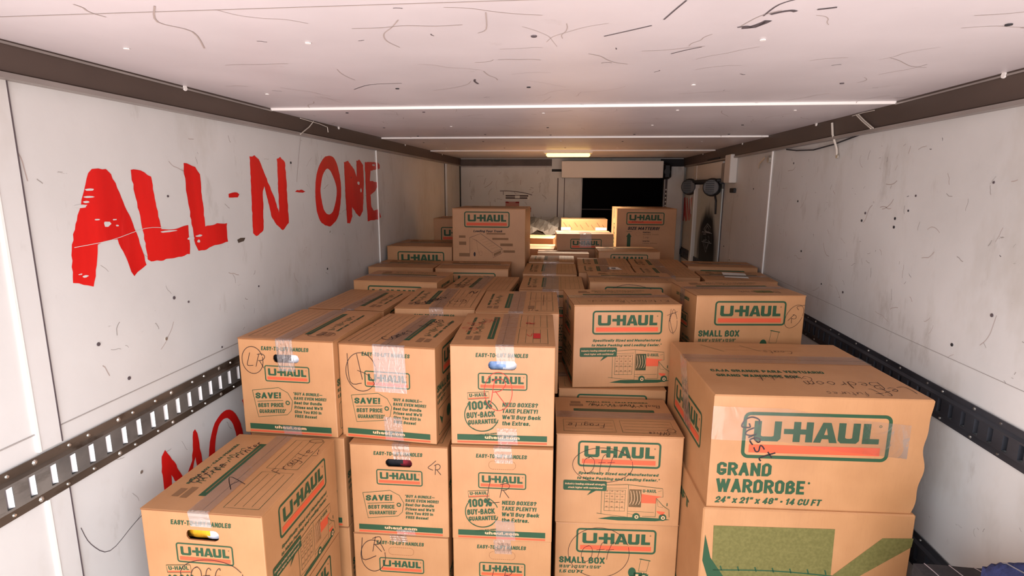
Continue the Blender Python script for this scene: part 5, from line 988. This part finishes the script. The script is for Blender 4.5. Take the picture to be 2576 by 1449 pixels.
# tall boxes
w, h = .457, .61
def truck_diagram(w, h):
    X = lambda a: a * w; Y = lambda b: h - b * w * .93
    L = lambda pts, t=.0018, m='faint': S([(X(a), Y(b)) for a, b in pts], t, m, 1, False)
    o = logo(.165 * w, h - .262 * w, .62 * w, .215 * w) + [T('Loading Your Truck', .29 * w, .69 * w, h - .325 * w, .030 * w, 'ink', .03, .3)]
    o += [L([(.24, .43), (.39, .37), (.68, .585), (.69, .64), (.67, .66), (.56, .72), (.55, .65), (.33, .47), (.24, .43), (.24, .66)], .0018, 'ink'), L([(.55, .65), (.69, .59)], .0014, 'ink'), L([(.33, .47), (.36, .66)], .0014), L([(.27, .46), (.27, .62)], .001)]
    o += [P([(X(.57), Y(.66)), (X(.67), Y(.61)), (X(.67), Y(.65)), (X(.57), Y(.70))], 'faint', 2), P(circ(X(.305), Y(.675), .014 * w, .03 * w), 'ink', 2), S(circ(X(.39), Y(.66), .02 * w, .035 * w, 12), .0012, 'faint', 1)]
    for a, b_, c, d_ in ((.47, .36, .73, .02), (.55, .43, .77, .03), (.66, .51, .83, .04), (.70, .61, .86, .035), (.09, .40, .18, .035), (.09, .49, .19, .05), (.09, .66, .24, .05)): o.append(R(X(a), X(c), Y(b_ + d_), Y(b_), 'faint', 1))
    for k in range(6): o.append(L([(.38 + .04 * k, .47 + .03 * k), (.47 + .04 * k, .44 + .03 * k)], .001))
    return o
mbox('tall box with Loading Your Truck diagram standing left of centre', -.741, 3.342, -.127, .6, w, .457, h, truck_diagram(w, h), drop=(0, 0)); stuff_under(-.741, 3.342, -.737, w, .457, .6, 'the tall truck-diagram box')
def size_face(w, h):
    X = lambda a: a * w; Y = lambda b: h - b * w
    o = logo(.16 * w, h - .285 * w, .64 * w, .215 * w) + [T('SIZE MATTERS!', .19 * w, .73 * w, h - .37 * w, .052 * w, 'ink', .05, .3)] + HW('bathroom', .22 * w, h - .245 * w, .05 * w, 0, .0016)
    o += [P([(X(.185), Y(.66)), (X(.245), Y(.66)), (X(.245), Y(.49)), (X(.262), Y(.49)), (X(.215), Y(.42)), (X(.168), Y(.49)), (X(.185), Y(.49))], 'green', 1), T('THIS WAY', .165 * w, .265 * w, Y(.405), .012 * w, 'green', .02)]
    o += [T('Small Box:', .45 * w, .58 * w, Y(.42), .022 * w, 'ink', .04), T('Books, tools', .45 * w, .72 * w, Y(.455), .018 * w, 'faint', .02, .2), T('Large Box:', .45 * w, .57 * w, Y(.57), .022 * w, 'ink', .04), T('Lamps, pillows', .45 * w, .70 * w, Y(.605), .018 * w, 'faint', .02, .2)] + HW('Lomp', .46 * w, Y(.51), .04 * w, 0, .001) + [S(circ(X(.37), Y(.44), .04 * w, .035 * w, 12), .001, 'faint', 1)]
    return o
lf = logo(.14, h - .40, .26, .09)
def turn(items, cx, cz):  # quarter turn of a print on a side face
    return [([(cx + (v - cz), cz - (u - cx)) for u, v in (p[:2] for p in vs)], fs, m_, l_) for vs, fs, m_, l_ in items]
mbox('tall SIZE MATTERS box with green arrow in front of the dark cab window', .352, 4.372, -.156, 1, w, .457, h, size_face(w, h), turn(logo(.08, h - .36, .34, .11), .25, h - .3)); stuff_under(.352, 4.372, -.766, w, .457, 1, 'the tall SIZE MATTERS box')
w, h = .416, .322
lb_box = mbox('box with brightly lit lid and tape over its logo, under the ceiling lamp', -.108, 4.03, -.334, 3.7, w, .32, h, logo(.10, h - .112, .23, .074), hand=[], dmat='tape2'); stuff_under(-.108, 4.03, -.656, w, .32, 3.7, 'the brightly lit taped-logo box')
tape_strip([(.212, .20, h), (.212, .004, h), (.212, -.003, h - .004), (.212, -.0022, h - .03), (.212, -.0026, h - .06), (.212, -.0022, h - .10)], .085, (1, 0, 0), 'tapewide').build('packing_tape', lb_box)
w, h = .416, .30
dg = [S([(.02 + .05 * k, h - .03 - .02 * (k % 2)), (.05 + .05 * k, h - .07 - .02 * (k % 2))], .006, 'faint', 1, False) for k in range(8)]
mbox('far box with slanted grey print and white corner labels behind the lit box', -.097, 4.98, -.279, 1.3, w, .30, h, dg + [R(.0, .085, h - .10, h - .075, 'sticker', 2), R(.31, .41, h - .10, h - .075, 'sticker', 2)]); stuff_under(-.097, 4.98, -.579, w, .30, 1.3, 'the slanted-print box')
w, h = .41, .32
mbox('low logo box with lit lid in front of the SIZE MATTERS box', .184, 3.69, -.418, 2.4, w, .30, h, logo(.08, h - .105, .25, .083), design(face_save, .30, h, True)); stuff_under(.184, 3.69, -.738, w, .30, 2.4, 'the low logo box')
w, h = .36, .32
mbox('white-lit flat box lid between the glossy lids and the lit taped-logo box', -.235, 3.80, -.452, 2, w, .20, h, ()); stuff_under(-.235, 3.80, -.772, w, .20, 2, 'the white-lit flat lid')
mbox('lit box with open-edged lid right of the truck-diagram box', -.46, 4.06, -.452, 0, .33, .36, .32, ()); stuff_under(-.46, 4.06, -.772, .33, .36, 0, 'the lit open-edged box')
mbox('dim tan box behind the lit open-edged box', -.46, 4.50, -.41, -4, .31, .32, .32, ()); stuff_under(-.46, 4.50, -.73, .31, .32, -4, 'the dim tan box')
# crumpled brown paper on the dim tan box
b = MB(); rp = random.Random(5); nx, ny = 10, 8; vs = []
for j in range(ny + 1):
    for i in range(nx + 1): vs.append((-.58 + .46 * i / nx + rp.uniform(-.008, .008), 4.86 + .36 * j / ny, -.405 + .10 * j / ny + .03 * math.sin(i * 1.3 + j) + rp.uniform(0, .02)))
fs = [(j * (nx + 1) + i, j * (nx + 1) + i + 1, (j + 1) * (nx + 1) + i + 1, (j + 1) * (nx + 1) + i) for j in range(ny) for i in range(nx)]
b.add(vs, fs, 'paper'); o = b.build('packing_paper'); sm = o.modifiers.new('thick', 'SOLIDIFY'); sm.thickness = .003
tag(o, 'crumpled brown packing paper heaped beyond the lit boxes near the front wall', 'packing paper'); support(-.57, 4.88, ZF, -.45, .44, .34, 0, 'the crumpled brown paper')

# ------------------------------------------------------------------ cloth seen through handle holes
def cloth(name, x, y, z, w, h, d, mats, lab, cat, yaw=0):
    b = MB(); n = 14; m = 6; vs = []
    for j in range(m + 1):
        for i in range(n + 1):
            u, v = i / n, j / m; bul = math.sin(PI * u) ** .5 * math.sin(PI * v) ** .5
            vs.append((u * w, .03 - .022 * bul + .002 * math.sin(u * 17 + v * 5), v * h))
    fl = [(j * (n + 1) + i, j * (n + 1) + i + 1, (j + 1) * (n + 1) + i + 1, (j + 1) * (n + 1) + i) for j in range(m) for i in range(n)]
    k = len(vs); vs += [(0, d, 0), (w, d, 0), (w, d, h), (0, d, h)]
    c = [f for f in fl if (f[0] % (n + 1)) + (f[0] // (n + 1)) * -.6 < n * .42]; c2 = [f for f in fl if f not in c]
    b.add(vs, c, mats[0]); b.add(vs, c2 + [(k, k + 3, k + 2, k + 1)], mats[1])
    bot = [i for i in range(n + 1)]; b.add(vs, [tuple(bot[::-1]) + (k, k + 1), tuple(m * (n + 1) + i for i in range(n + 1)) + (k + 2, k + 3)], mats[1])
    o = b.build(name, smooth=False); o.location = (x, y, z); o.rotation_euler = (0, 0, math.radians(yaw)); tag(o, lab, cat)
hz = lambda zt, h: zt - .30 * h
cloth('folded_cloth', -1.055 + .09, 1.134, -.791 - .30 * hF, .14, .068, .10, ('yellow', 'cloth_w'), 'yellow and white folded cloth inside the nearest lower left box', 'cloth')
cloth('folded_cloth', -.360 + .09, 1.575, -.469 - .30 * hC, .14, .068, .10, ('cloth_b', 'cloth_w'), 'pale blue and white folded cloth inside the top middle box', 'cloth', 3.2)
cloth('folded_cloth', -.695 + .09, 1.573, -.488 - hB - .30 * hB, .14, .068, .10, ('cloth_k', 'cloth_r'), 'dark red folded cloth inside the handle-hole box of the second layer', 'cloth', 1.4)
cloth('folded_cloth', -1.054 + .09, 1.578, -.475 - .30 * hA1, .14, .068, .10, ('cloth_k', 'cloth_w'), 'black and white folded cloth inside the top box at the left wall', 'cloth', -1)

# ------------------------------------------------------------------ blankets in the lower right corner
def heap(name, x0, x1, y0, y1, z0, z1, mat, lab, seed, crown=.04, stitch=None):
    r_ = random.Random(seed); b = MB(); nx, ny = 18, 18; vs = []
    ph = [r_.uniform(0, 6) for _ in range(4)]
    def P3(u, v):
        e = max(abs(2 * u - 1), abs(2 * v - 1)); z = z1 + crown * (1 - e ** 2) * .6 - crown * .4 * e ** 4 + .006 * math.sin(9 * u + ph[0]) * math.sin(7 * v + ph[1])
        return (x0 + (x1 - x0) * u, y0 + (y1 - y0) * v, z)
    for j in range(ny + 1):
        for i in range(nx + 1): vs.append(P3(i / nx, j / ny))
    fs = [(j * (nx + 1) + i, j * (nx + 1) + i + 1, (j + 1) * (nx + 1) + i + 1, (j + 1) * (nx + 1) + i) for j in range(ny) for i in range(nx)]
    rim = [i for i in range(nx + 1)] + [j * (nx + 1) + nx for j in range(1, ny + 1)] + [ny * (nx + 1) + i for i in range(nx - 1, -1, -1)] + [j * (nx + 1) for j in range(ny - 1, 0, -1)]
    k = len(vs); n = len(rim)
    for q in rim: x, y, z = vs[q]; cx, cy2 = (x0 + x1) / 2, (y0 + y1) / 2; vs.append((x + .0, y, z0))
    for a in range(n): c = (a + 1) % n; fs.append((rim[a], k + a, k + c, rim[c]))
    fs.append(tuple(range(k + n - 1, k - 1, -1)))
    b.add(vs, fs, mat)
    if stitch:
        for s_ in range(3):
            pts = [P3(.15 + .25 * s_ + .05 * math.sin(t_ / 3), t_ / 12) for t_ in range(13)]; b.tube([(p[0], p[1], p[2] + .001) for p in pts], .0015, stitch, 4)
    o = b.build(name, smooth=True); o.modifiers.new('edges', 'EDGE_SPLIT').split_angle = math.radians(50)
    return tag(o, lab, 'blanket')
heap('storage_bin', .86, 1.085, .93, 1.30, ZF, -.905, 'charcoal', 'black fabric-topped bin standing in the lower right corner by the wall', 2, .01, 'zincdim')['category'] = 'bin'
heap('moving_blanket', .915, 1.085, 1.00, 1.17, -.893, -.795, 'navy', 'navy quilted moving blanket with white stitching in the bottom right corner', 4, .06, 'zincdim')
